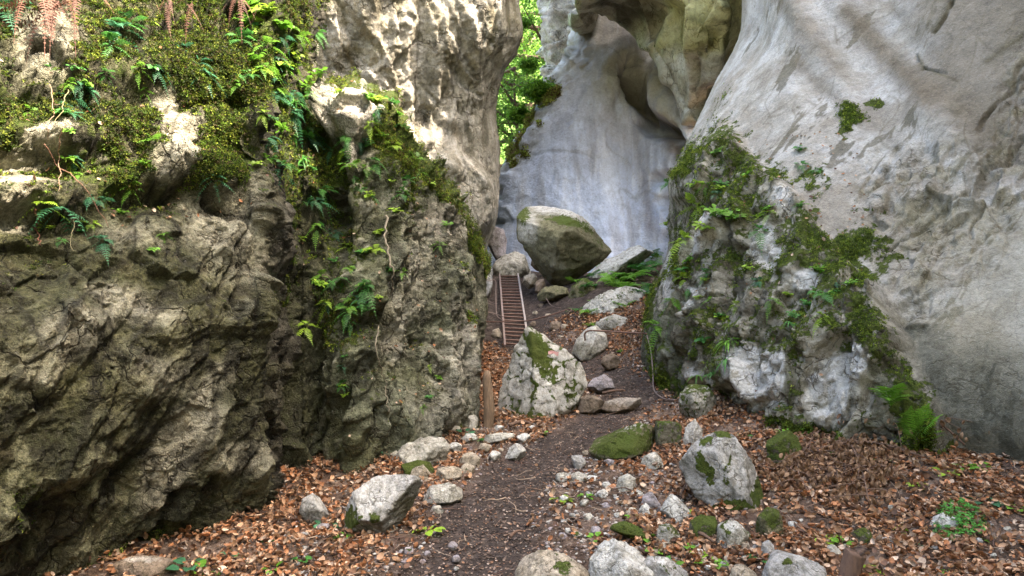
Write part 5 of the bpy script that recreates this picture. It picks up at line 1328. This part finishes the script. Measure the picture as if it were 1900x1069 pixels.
def broad(px, py, Lpx, tone='bright', n=7, ground=False, label=None, desc=None, leafw=.36, leafl=.42, up=.6, group=None, tall=1.0):
    """small plant of oval leaves on thin stalks"""
    p, nn = spot(px, py, ground); L = Lpx/F*p[1]; r = pr_; parts, cols = [], []
    base = p-nn*.004
    for k in range(n):
        a = k*2.4+r.uniform(-.3, .3); sp = r.uniform(.35, 1.0)
        d = nn*.4*tall+np.array([math.cos(a)*sp, math.sin(a)*sp, up*tall*r.uniform(.5, 1.2)]); d /= np.linalg.norm(d)
        st = base+np.outer(np.linspace(0, 1, 4), d)*L*.5*r.uniform(.6, 1.1); V, f = ribbon(st, np.tile(np.cross(d, [0.3, .2, 1.0]), (4, 1)), np.full(4, .012*L))
        parts.append((V, f, np.zeros((0, 3), int))); cols.append(np.array(GREENS[tone])*.7)
        for j in range(1 if ground else 3):
            tip = st[-1] if j == 0 else st[-1-(j % 2)]
            ld = np.array([math.cos(a+(j*2.1)), math.sin(a+(j*2.1)), r.uniform(-.3, .2)]); z = np.array([0, 0, 1.0])+nn*.5+r.normal(size=3)*.25
            R = frame(z[None], r, ld[None])[0]; lv = leaf_t(leafw, .06, -.10)[0]; lv = lv+[.5, 0, 0]
            V = tip+(lv*[leafl, leafl, leafl])@R.T*L*r.uniform(.7, 1.1); parts.append((V, np.zeros((0, 4), int), LF[0])); cols.append(np.array(GREENS[tone])*r.uniform(.7, 1.3))
    o = finish('plant', parts, cols, base)
    reg(o, desc or {'bright': 'bright green leafy plant', 'yellow': 'yellow-green leafy plant', 'dark': 'dark green leafy plant', 'fern': 'green seedling', 'teal': 'blue-green seedling'}.get(tone, 'small plant'), px, py, 'plant', group or 'small leafy plants', own=label)
    return o
def strap(px, py, Lpx, tone='bright', n=11, label=None, desc='narrow-leaved tuft', ground=False, group='tufts of narrow leaves'):
    p, nn = spot(px, py, ground); L = Lpx/F*p[1]; r = pr_; parts, cols = [], []
    for k in range(n):
        a = r.uniform(0, 6.3); d = nn*.5+np.array([math.cos(a)*.7, math.sin(a)*.7, r.uniform(.3, 1.0)]); d /= np.linalg.norm(d)
        t = np.linspace(0, 1, 8); l = L*r.uniform(.6, 1.1); C = p+np.outer(t, d)*l-np.outer(t**2, [0, 0, 1.0])*l*r.uniform(.5, 1.1)
        s = np.cross(d, [0, 0, 1.0]); s /= max(.1, np.linalg.norm(s)); V, f = ribbon(C, np.tile(s, (8, 1)), L*.045*np.sin(np.clip(t*.9+.1, 0, 1)*math.pi)+.0006)
        parts.append((V, f, np.zeros((0, 3), int))); cols.append(np.array(GREENS[tone])*r.uniform(.7, 1.3))
    o = finish('grass_tuft', parts, cols, p); reg(o, desc, px, py, 'grass tuft', group, own=label); return o
def hang(pts, rpx, label, tone=(.20, .13, .08), off=.07, name='hanging_root'):
    P = []
    for x, y in pts:
        p, nn = spot(x, y); v = p-np.array([0, 0, CZ]); P.append(np.array([0, 0, CZ])+v*(1-off/np.linalg.norm(v)))
    P = np.array(P); Ym = np.median(P[:, 1]); 
    P = smooth_path(P, 40); P = P+fbm(P*14+rpx, 3, 991)[:, None]*np.array([.022, .01, .006])*Ym/5
    V, f, t = tube(P, np.linspace(.75, .3, 40)*rpx/F*Ym, 6, jit=.15); me = mesh_np(name, V-P[0], [f, t], {'col': np.tile(tone, (len(V), 1))})
    o = link(name, me, M_leafdry, loc=tuple(P[0])); reg(o, '', 0, 0, 'root', own=label)

P = []
for x, y in [(1197,619),(1200,650),(1205,690),(1212,716),(1226,732),(1252,739)]:
    p, nn = spot(x, y); v = p-np.array([0, 0, CZ]); P.append(np.array([0, 0, CZ])+v*(1-.09/np.linalg.norm(v)))
P = smooth_path(P, 40); o = tube_obj('cable', [P], [.011], M_cable, base=P[-1]); reg(o, '', 0, 0, 'cable', own='steel cable hanging from the hand bar to the mossy block at the buttress foot')
for a in [(222,58,70,'teal',6,.7),(240,40,60,'fern',5,.6),(128,182,46,'teal',6,.8),(372,112,46,'teal',6,.7),(336,84,38,'teal',5,.7),(452,70,48,'fern',6,.7),(112,398,62,'teal',7,1.0),(80,385,46,'yellow',4,.8),
          (192,446,36,'teal',6,.9),(182,366,44,'teal',5,1.0),(290,262,34,'bright',5,.5),(386,136,40,'teal',5,.8),(402,336,36,'teal',5,.9),(248,352,32,'bright',5,.6),(512,172,44,'teal',6,.9),(505,262,34,'teal',5,.9),
          (492,128,40,'bright',6,.8),(545,215,44,'teal',6,.9),(158,166,30,'teal',5,.8),(20,12,60,'teal',6,.7),(70,205,34,'bright',5,.6),(500,90,44,'bright',6,.8),(215,80,50,'fern',5,.8),(300,130,34,'teal',5,.8),
          (590,368,46,'teal',6,.9),(606,348,40,'fern',6,.9),(642,262,36,'fern',5,.9),(650,300,40,'bright',5,.8),(672,534,42,'fern',6,.9),(655,566,38,'bright',5,.9),(694,458,36,'yellow',6,.7),(600,510,36,'bright',5,.9),(582,260,44,'teal',6,.9),
          (700,300,34,'fern',6,.8),(620,430,30,'teal',5,.9),(572,600,36,'yellow',6,.7),(640,520,34,'fern',5,.9),(812,450,22,'bright',5,.7),(760,330,28,'fern',5,.8),(772,290,32,'bright',5,.5)]:
    fern(*a)
vr = np.random.default_rng(321)
for (xa, xb, ya, yb3, cnt, lo, hi) in [(480,600,60,330,16,22,40),(560,760,300,620,20,18,34),(440,600,10,170,12,24,40),(90,330,30,450,14,20,36),(1230,1560,300,640,20,18,30),(620,880,560,760,6,14,22),(600,790,190,330,10,20,34)]:
    for _ in range(cnt):
        x, y = vr.uniform(xa, xb), vr.uniform(ya, yb3)
        fern(x, y, vr.uniform(lo, hi), ['teal', 'fern', 'bright', 'yellow'][vr.integers(4)], 5, .8)
        if vr.random() < .6: broad(x+vr.uniform(-30, 30), y+vr.uniform(-30, 30), vr.uniform(lo, hi)*.8, ['bright', 'yellow', 'fern'][vr.integers(3)], 7)
for a in [(1120,498,44,'bright',7,.6),(1140,520,50,'bright',8,.6),(1170,512,46,'bright',8,.6),(1190,500,50,'fern',8,.6),(1214,476,26,'bright',7,.6),(1080,532,36,'fern',7,.6),(1104,560,32,'bright',6,.6),(1150,565,34,'bright',6,.6),(1205,530,34,'fern',7,.7),(1215,600,30,'bright',6,.8),(1064,522,32,'bright',7,.6),(1098,508,30,'fern',6,.6),(1158,534,48,'bright',8,.6),(1176,492,40,'fern',7,.6),(1202,478,46,'fern',8,.6),(1150,512,36,'bright',6,.6),(1132,552,30,'fern',6,.6),(1090,578,30,'bright',6,.6),(1188,540,34,'fern',6,.6),(1062,572,22,'fern',6,.6),
          (1262,446,34,'yellow',6,.8),(1290,384,36,'yellow',6,.6),(1306,506,28,'fern',5,.8),(1404,424,28,'fern',5,.8),(1240,560,28,'bright',5,.9),(1520,540,40,'fern',7,.7)]:
    a = list(a); a[2] *= 1.25; fern(*a)
fern(1648, 748, 96, 'bright', 4, .45, label='pale green fern hanging on the mossy rock, left of the tall bright fern', up=.9, spread=.45, wide=.24)
# the tall fern keeps its fronds as parts
p, nn = spot(1702, 826); root = empty('fern', tuple(p)); reg(root, '', 0, 0, 'fern', own='tall bright fern with long fronds against the slab, right of the hanging pale fern')
for k, (dx, dz, l) in enumerate([(-.25,1,104),(.05,1,120),(.32,1,108),(.55,.8,76),(.75,.55,60),(-.45,.7,60),(.2,.9,70)]):
    L = l/F*p[1]; fr_ = frond(np.array(p), np.array([dx, -.28, dz]), L, .22+.08*k % .3, npin=22, wide=.27)
    finish('frond', [fr_], [np.array(GREENS['bright'])*pr_.uniform(.7, 1.3)], np.array(p), parent=root)
for a in [(492,26,46,'yellow',10),(520,52,40,'bright',9),(462,14,42,'bright',8),(548,108,30,'yellow',7),(702,186,32,'yellow',7),(684,176,30,'bright',7),(640,734,18,'yellow',5),(826,412,20,'bright',5),(560,160,30,'bright',7),(620,170,24,'yellow',7),
          (1328,398,40,'bright',9),(1362,408,34,'bright',8),(1300,430,32,'yellow',7),(1340,340,26,'fern',6),(1326,286,22,'bright',6),(1518,502,34,'bright',7),(1495,560,24,'fern',6),(1282,350,26,'yellow',7),(1420,386,22,'bright',6),
          (1272,480,26,'bright',6),(1090,602,24,'bright',6),(1145,648,16,'bright',5),(1296,636,24,'fern',6),(1470,590,22,'fern',5),(1380,330,20,'bright',5),(1235,420,22,'yellow',6),(270,300,24,'bright',6),(232,392,26,'bright',6),(130,250,24,'bright',6),(700,430,24,'yellow',7),(730,390,22,'yellow',6)]:
    broad(*a)
for a in [(1456,806,46,'bright',13),(1500,800,50,'bright',15),(1346,628,40,'bright',8),(1352,660,34,'fern',7),(1462,596,36,'fern',9),(1316,690,36,'fern',8),(1545,824,30,'bright',7),(1632,826,34,'fern',8),(1290,700,30,'bright',7),(540,190,50,'fern',10),(560,300,44,'fern',9),(1480,838,34,'fern',7)]:
    strap(*a)
for a in [(640,996,26,'bright'),(606,978,30,'teal'),(560,1042,24,'fern'),(506,1056,26,'bright'),(424,1028,24,'teal'),(452,1038,22,'bright'),(344,1058,44,'teal'),(372,1064,40,'bright'),(628,1000,22,'teal'),(796,984,34,'yellow'),(500,1000,16,'fern'),(866,800,22,'teal'),(880,812,16,'fern'),
          (1044,926,28,'yellow'),(1080,918,20,'bright'),(1268,1014,24,'bright'),(1195,996,26,'bright'),(1212,1020,24,'bright'),(1232,1058,40,'bright'),(1326,1050,40,'bright'),(1300,1030,26,'yellow'),(1408,1036,34,'dark'),(1530,1002,30,'yellow'),(1556,1006,28,'bright'),(1606,1058,40,'yellow'),
          (1828,932,36,'teal'),(1886,944,30,'bright'),(1762,876,30,'yellow'),(1790,868,30,'bright'),(1818,866,26,'bright'),(1640,860,28,'bright'),(1700,900,22,'yellow'),(1606,872,24,'teal'),(1275,950,22,'yellow'),(1170,956,20,'bright'),(690,842,20,'teal'),(1385,806,18,'fern'),(1560,840,22,'bright'),(1670,980,20,'yellow'),
          (1820,1000,16,'bright'),(1760,1060,22,'bright'),(1700,1010,18,'teal'),(1105,1000,22,'bright'),(735,960,16,'bright'),(1010,800,12,'bright')]:
    broad(*a[:3], a[3], 6, True, desc={'bright': 'bright green seedling', 'yellow': 'yellow-green seedling', 'dark': 'dark leafy seedling', 'fern': 'green seedling', 'teal': 'blue-green round-leaved seedling'}[a[3]], leafw=.42, leafl=.62, up=.35, group='green seedlings among the fallen leaves')
# clover clump
def clump(px, py, rx, ry, n, leaf, label, tone=(.06, .22, .03)):
    p, nn = spot(px, py, True); r = pr_; a = r.uniform(0, 6.3, n); q = np.sqrt(r.random(n))*(1+.15*np.sin(a*3+1))
    x = px+rx*q*np.cos(a); y = py+ry*q*np.sin(a); G = np.array([ghit(i, j) for i, j in zip(x, y)]); G[:, 2] = gzd(G[:, 0], G[:, 1])+r.uniform(.02, .07, n)*np.clip(1.4-q, .2, 1)*1.4
    tvs, tfs, o_ = [], [], 0
    for k in range(3):
        th = k*2*math.pi/3; c, s = math.cos(th), math.sin(th)
        qd = np.array([(0, 0, 0), (.45*c-.42*s, .45*s+.42*c, .06), (.95*c-.3*s, .95*s+.3*c, -.05), (.85*c, .85*s, 0), (.95*c+.3*s, .95*s-.3*c, -.05), (.45*c+.42*s, .45*s-.42*c, .06)])
        tvs.append(qd); tfs += [[o_, o_+1, o_+2, o_+3], [o_, o_+3, o_+4, o_+5]]; o_ += 6
    Z = np.stack([r.normal(size=n)*.3, r.normal(size=n)*.3-.2, np.ones(n)], 1)
    cc = np.array(tone)*r.uniform(.6, 1.5, n)[:, None]
    V, Fc, C = inst(np.concatenate(tvs), [np.array(tfs)], G, frame(Z, r), r.uniform(.7, 1.2, n)*leaf, cc)
    o = link('clover_clump', mesh_np('clover_clump', V-p, Fc, {'col': C}, smooth=False), M_leaf, loc=tuple(p)); reg(o, '', 0, 0, 'clover', own=label)
clump(1778, 976, 46, 34, 330, .016, 'dense clump of green clover leaves around a white rock, at lower right')
clump(1232, 1066, 30, 18, 60, .014, 'small clump of green leaves on the grey rock at the bottom edge')
# dead ferns hanging from the cliff top
def dead_fern(px, py, dirs, label, Lpx):
    p, nn = spot(px, py); v = p-np.array([0, 0, CZ]); p = np.array([0, 0, CZ])+v*.955; r = pr_; L = Lpx/F*p[1]; parts, cols = [], []
    for dx, dz, l in dirs*2:
        p0 = p; p = p0+np.array([r.normal()*.35*L, 0, r.normal()*.08*L]); dx = dx+r.normal()*.3; l = l*r.uniform(.6, 1.15)
        parts.append(frond(p, np.array([dx, -.35, dz+.3]), L*l, .75, npin=17, wide=.13, stalk=.05)); cols.append(np.array(GREENS['dead'])*r.uniform(.5, 1.2))
        p = p0
    o = finish('dead_fern', parts, cols, p, M_litter); reg(o, '', 0, 0, 'fern', own=label)
dead_fern(70, -10, [(-.9,-.5,1),(-.5,-.8,1.1),(-.2,-1,1.0),(.15,-1,.95),(.5,-.9,.9),(-.7,-.3,.8),(-1.2,0,.8),(.0,-.7,.7)], 'reddish dead fern with drooping fronds at the top left corner', 112)
dead_fern(120, -16, [(.3,-1,.9),(.7,-.8,.8),(-.1,-1,.8),(.5,-.4,.7),(-.5,-.9,.9)], 'second reddish dead fern, its fronds right of those in the corner', 92)
dead_fern(330, -6, [(-.5,-.8,.8),(-.2,-1,.8),(.1,-1,.9),(.4,-.9,.8),(.7,-.6,.7),(-.7,-.4,.7)], 'pinkish-brown dead fern hanging over the mossy cliff top above the ferns', 66)
dead_fern(425, -2, [(-.4,-.9,.8),(0,-1,.9),(.4,-.9,.8),(.2,-.9,.8)], 'tan withered fern hanging beside the bright leafy corner of the left cliff', 60)
hang([(97,160),(92,200),(88,230),(93,262)], 1.6, 'thin brown root hanging from the upper ledge at far left')
hang([(130,170),(112,205),(104,230)], 1.4, 'pale curved stem below the far left ledge', (.17, .15, .07))
hang([(122,235),(118,270),(112,300),(113,350)], 1.8, 'tangled pale root hanging in front of the pale ledge at left')
hang([(86,268),(110,300),(140,330),(165,358),(205,418)], 1.6, 'long reddish root slanting down the dark cliff at left', (.16, .085, .055))
hang([(70,395),(72,425),(71,450)], 2.2, 'short reddish dead stem under the yellow-green fern at left', (.16, .07, .045))
hang([(140,400),(138,440),(134,462)], 1.3, 'thin pale stem dangling under the blue-green fern at left', (.17, .15, .08))
hang([(712,395),(720,440),(730,500),(732,540)], 3.0, 'long pale root strand down the ribbed cliff', (.22, .19, .14))
hang([(697,600),(702,650),(712,710),(714,770)], 1.6, 'thin pale root running down the middle of the ribbed cliff', (.22, .19, .14))
hang([(552,0),(566,60),(572,110)], 1.4, 'thin dark stem hanging at the top beside the bright leafy plants', (.12, .08, .05))
# dead branches with curled leaves on the bank
def dead_branch(pts, ntw, nl, label, hgt=.10):
    r = pr_; P = []
    for i, (x, y) in enumerate(pts):
        a, b, c = ghit(x, y); P.append((a, b, c+.03+hgt*math.sin(math.pi*(i+.4)/len(pts))))
    P = smooth_path(P, 16); base = P[0].copy(); root = empty('dead_branch', tuple(base))
    paths = [P]; rads = [np.linspace(.009, .004, 16)]; tips = []
    for k in range(ntw):
        i = r.integers(2, 15); d = np.array([r.normal()*1.0, r.normal()*.8, r.uniform(-.1, .45)]); l = r.uniform(.12, .34)
        t = np.linspace(0, 1, 6)[:, None]; q = P[i]+t*d*l-t**2*np.array([0, 0, .4])*l+np.array([0, 0, .0]); paths.append(q); rads.append(np.linspace(.004, .0015, 6)); tips.append(q)
    V, f, t = cat([tube(a, b, 5, jit=.1) for a, b in zip(paths, rads)]); link('stem', mesh_np('stem', V-base, [f, t]), M_bark, root)
    pos = []
    for k in range(nl):
        q = tips[r.integers(len(tips))]; i = r.integers(1, 6); pos.append(q[i]+r.normal(size=3)*[.07, .07, .025])
    pos = np.array(pos); pos[:, 2] = np.maximum(pos[:, 2], gz(pos[:, 0], pos[:, 1])+.02); n = len(pos)
    ld = np.stack([r.normal(size=n)*.5, r.normal(size=n)*.5, -np.ones(n)], 1); Z = r.normal(size=(n, 3))*[1, 1, .4]
    V, Fc, C = inst(LV2+[.5, 0, 0], LF2, pos, frame(Z, r, ld), r.uniform(.035, .06, n), np.array([(.24,.14,.075),(.18,.10,.055),(.30,.19,.11)])[r.integers(0, 3, n)]*r.uniform(.7, 1.1, n)[:, None])
    link('curled_leaves', mesh_np('curled_leaves', V-base, Fc, {'col': C}), M_litter, root); reg(root, '', 0, 0, 'dead branch', own=label)
dead_branch([(1710,860),(1640,850),(1570,850),(1500,868),(1452,900)], 34, 380, 'broad dead branch with curled brown leaves heaped highest on the bank', .09)
dead_branch([(1560,815),(1580,850),(1600,900),(1612,950)], 26, 280, 'dead branch of curled leaves reaching down the middle of the bank', .07)
dead_branch([(1530,800),(1500,845),(1480,890),(1500,930)], 22, 300, 'leafy dead branch at the left end of the brown heap', .06)
dead_branch([(1790,850),(1740,838),(1690,826),(1640,815)], 20, 150, 'dead twigs with hanging brown leaves below the tall bright fern', .22)
dead_branch([(1262,935),(1275,915),(1285,900),(1300,890)], 8, 40, 'dead twig with brown leaves at the left foot of the split boulder', .06)
dead_branch([(1660,880),(1620,885),(1570,890),(1530,905)], 26, 260, 'low dead branch with curled leaves at the front of the brown heap', .06)

# loose twigs everywhere in the litter: far too many to count
def twigs(n):
    r = pr_; y = 2.9+9*r.random(n)**1.4; x = r.uniform(-2.4, 4.6, n); k = (np.abs(x/y) < .8); x, y = x[k], y[k]; ps, rs = [], []
    for a, b in zip(x, y):
        th = r.uniform(0, 6.3); l = r.uniform(.05, .22); q = np.array([(a+math.cos(th)*l*t, b+math.sin(th)*l*t) for t in (-.5, -.1, .2, .5)]); q += r.normal(size=q.shape)*.008
        z = gzd(q[:, 0], q[:, 1])+.018+r.uniform(-.004, .018, 4); ps.append(np.column_stack([q, z])); rs.append(np.linspace(.0035, .0015, 4)*r.uniform(.6, 1.3))
    V, f, t = cat([tube(p, q, 4) for p, q in zip(ps, rs)]); c = np.array([(.20, .13, .09), (.33, .25, .18), (.10, .06, .045)])[r.integers(0, 3, len(ps))]
    o = link('twigs', mesh_np('twigs', V, [f, t], {'col': np.repeat(c, len(V)//len(ps), 0)[:len(V)] if len(V) % len(ps) == 0 else np.tile(c[0], (len(V), 1))}), M_leafdry); tag(o, 'thin broken twigs scattered through the fallen leaves', 'twigs', kind='stuff')
twigs(1500)
# ================================================================== trees in the gap, bushes on the ledges, wooded slope behind
def foliage(pos, r, size, tones):
    n = len(pos); tn = np.array(tones)
    tv = np.array([(0, 0, 0), (.5, .34, .08), (1, 0, -.05), (.5, -.34, .08)]); tf = [np.array([[0, 1, 2, 3]])]
    return inst(tv, tf, pos, frame(r.normal(size=(n, 3))+[0, 0, .8], r), r.uniform(.6, 1.2, n)*size, tn[r.integers(0, len(tn), n)]*r.uniform(.6, 1.35, n)[:, None])
M_treeleaf = leaf_mat('beech_leaf_green', .5, .5, .2)
def tree(x, y, z, h, cr, nleaf, size, tones, label, name='tree', lean=0.1, seed=0, category='tree'):
    r = np.random.default_rng(seed); base = np.array([x, y, z]); root = empty(name, (x, y, z)); paths, rads, tips = [], [], []
    t = np.linspace(0, 1, 12); tr = base+np.stack([lean*h*t**1.5+.03*h*np.sin(t*5), .05*h*np.sin(t*4), h*.92*t], 1); R0 = .022*h+.02
    paths.append(tr); rads.append(R0*(1-.85*t))
    for k in range(22):
        i = r.integers(3, 12); a = r.uniform(0, 6.3); l = cr*r.uniform(.5, 1.1)*(1-.45*abs(t[i]-.55)); s = np.linspace(0, 1, 7)[:, None]
        d = np.array([math.cos(a), math.sin(a), r.uniform(.05, .6)]); q = tr[i]+s*d*l+s**2*np.array([0, 0, r.uniform(-.25, .2)])*l; paths.append(q); rads.append(R0*.4*(1-.85*s[:, 0])); tips.append(q)
    V, f, tt_ = cat([tube(a, b, 6) for a, b in zip(paths, rads)]); link('trunk', mesh_np('trunk', V-base, [f, tt_]), M_bark, root)
    cl = []
    for q in tips:
        for j in range(5): cl.append(q[r.integers(2, 7)]+r.normal(size=3)*cr*.10)
    cl = np.array(cl); idx = r.integers(0, len(cl), nleaf); pos = cl[idx]+r.normal(size=(nleaf, 3))*cr*np.array([.13, .13, .07])
    V, Fc, C = foliage(pos, r, size, tones); link('crown', mesh_np('crown', V-base, Fc, {'col': C}, smooth=False), M_treeleaf, root); reg(root, '', 0, 0, category, own=label)
TG = [(.10, .22, .025), (.14, .28, .03), (.07, .16, .02), (.19, .32, .05)]
gzp = lambda x, y: float(gz(x, y)[0])
tree(1.3, 32, gzp(1.3, 32), 15, 4.2, 9000, .17, TG, 'tall bright green tree filling the gap between the cliffs', seed=1)
tree(.2, 28.5, gzp(.2, 28.5), 8.5, 2.4, 6000, .14, TG, 'lower leafy tree seen through the narrow slit beside the blue-white wall', seed=2, lean=.02)
tree(-1.5, 35, gzp(-1.5, 35), 13, 4.0, 5000, .18, TG, 'pale green tree far back behind the lower leafy tree', seed=3)
tree(3.6, 38, gzp(3.6, 38), 19, 4.5, 7000, .18, TG, 'tall pale tree furthest right in the gap, beside the cream crag', seed=4, lean=0)
tree(.6, 40, gzp(.6, 40), 21, 4.5, 6000, .20, TG, 'tallest tree at the very top of the gap, furthest back', seed=8, lean=0)
def bush(px, py, Y, Rpx, n, label, seed):
    b = W(px, py, Y); R = Rpx/F*Y; tree(b[0], b[1], b[2], R*1.3, R, n, .10, [(.14,.30,.03),(.20,.38,.04),(.09,.20,.02)], label, 'bush', seed=seed, category='bush')
bush(992, 196, 21.3, 30, 3200, 'dense green bush on the shoulder of the blue-white wall', 5)
bush(960, 232, 21.6, 20, 1500, 'small bush below the dense green one on the wall shoulder', 6)
bush(978, 140, 24.5, 20, 1800, 'yellow-green bush clinging beside the cream crag', 7)
bush(968, 60, 27, 18, 1200, 'little bush high in the gap at the cliff edge', 9)
# steep wooded slope closing the view
hx = np.linspace(-60, 60, 90); hy = np.linspace(44, 110, 50); HX, HY = np.meshgrid(hx, hy); hp = np.stack([HX.ravel(), HY.ravel(), np.zeros(HX.size)], 1)
hp[:, 2] = 2.5+(hp[:, 1]-44)*1.0+fbm(hp*.08, 4, 1201)*5
hc = np.zeros((len(hp), 3))+(.07, .14, .025); hc = mixc(hc, (.14, .24, .05), sst(-.2, .5, fbm(hp*.5, 4, 1203)))
o = link('hill', mesh_np('hill', hp, grid_faces(50, 90), {'col': hc, 'moss': np.zeros(len(hp))}), M_ground); tag(o, 'steep green hillside behind the gorge', kind='structure')
tufts('moss', (QD, ND, pxD, pyD, mD), 6000, .02, .04, 'brown-green moss and grass on the left edge of the blue-white wall', .45, ((.16,.18,.04),(.22,.28,.05),(.13,.10,.05)), 1.0)
# ================================================================== labels for the many small things
LM = [('the pointed boulder', 1005, 700), ('the balanced boulder', 1045, 455), ('the metal ladder', 950, 580), ('the split grey boulder', 1340, 880), ('the tilted grey boulder', 705, 945), ('the log post', 905, 745),
      ('the long low mossy boulder', 1160, 822), ('the white angular stone', 1250, 942), ('the clover clump', 1785, 975), ('the stump', 1580, 1050), ('the tall bright fern', 1705, 770), ('the lower left corner rock', 270, 1055),
      ('the rusty hand bar', 1150, 618), ('the rugged white boulder', 1150, 1040), ('the corner dead fern', 80, 40), ('the heap of dead branches', 1580, 880), ('the white cliff-top scar', 340, 245), ('the beige boulder', 1015, 1050),
      ('the long slanting root', 140, 340), ('the second dead fern', 350, 25), ('the upper slab moss spot', 1580, 225), ('the cliff top corner', 510, 60), ('the ribbed cliff crest', 670, 200), ('the layered rock', 785, 840), ('the hanging cable', 1210, 690),
      ('the buttress nose', 1260, 350), ('the flat grey boulder', 1490, 1050), ('the pale root strand', 725, 470), ('the green gap', 960, 180), ('the step slab', 1160, 752), ('the dark cliff corner', 500, 400)]
def direction(dx, dy):
    a = math.degrees(math.atan2(-dy, dx)) % 360
    return ['right of', 'above and right of', 'above', 'above and left of', 'left of', 'below and left of', 'below', 'below and right of'][int((a+22.5)//45) % 8]
ORD = ['nearest', 'second nearest', 'third nearest', 'fourth nearest', 'fifth nearest', 'sixth nearest', 'seventh nearest', 'eighth nearest', 'ninth nearest', 'tenth nearest', 'eleventh nearest', 'twelfth nearest']
bk = {}
for o, desc, px, py in REG:
    if not desc: continue
    nm, lx, ly = min(LM, key=lambda q: math.hypot(q[1]-px, q[2]-py))
    bk.setdefault((desc, direction(px-lx, py-ly), nm), []).append((math.hypot(lx-px, ly-py), o))
for (desc, dr, nm), L in bk.items():
    L.sort(key=lambda q: q[0])
    for k, (dist, o) in enumerate(L):
        if len(L) == 1: o['label'] = f'{desc} {dr} {nm}'
        else: o['label'] = f'{desc} {dr} {nm}, {ORD[min(k, 11)]} to it'
for ob in COL.objects:
    l = ob.get('label')
    if l and len(l.split()) > 16: print('LONG', len(l.split()), l)

_seen = {}
for ob in COL.objects:
    l = ob.get('label')
    if l and ob.parent is None: _seen.setdefault(l, []).append(ob.name)
for l, v in _seen.items():
    if len(v) > 1: print('DUP', l, v)
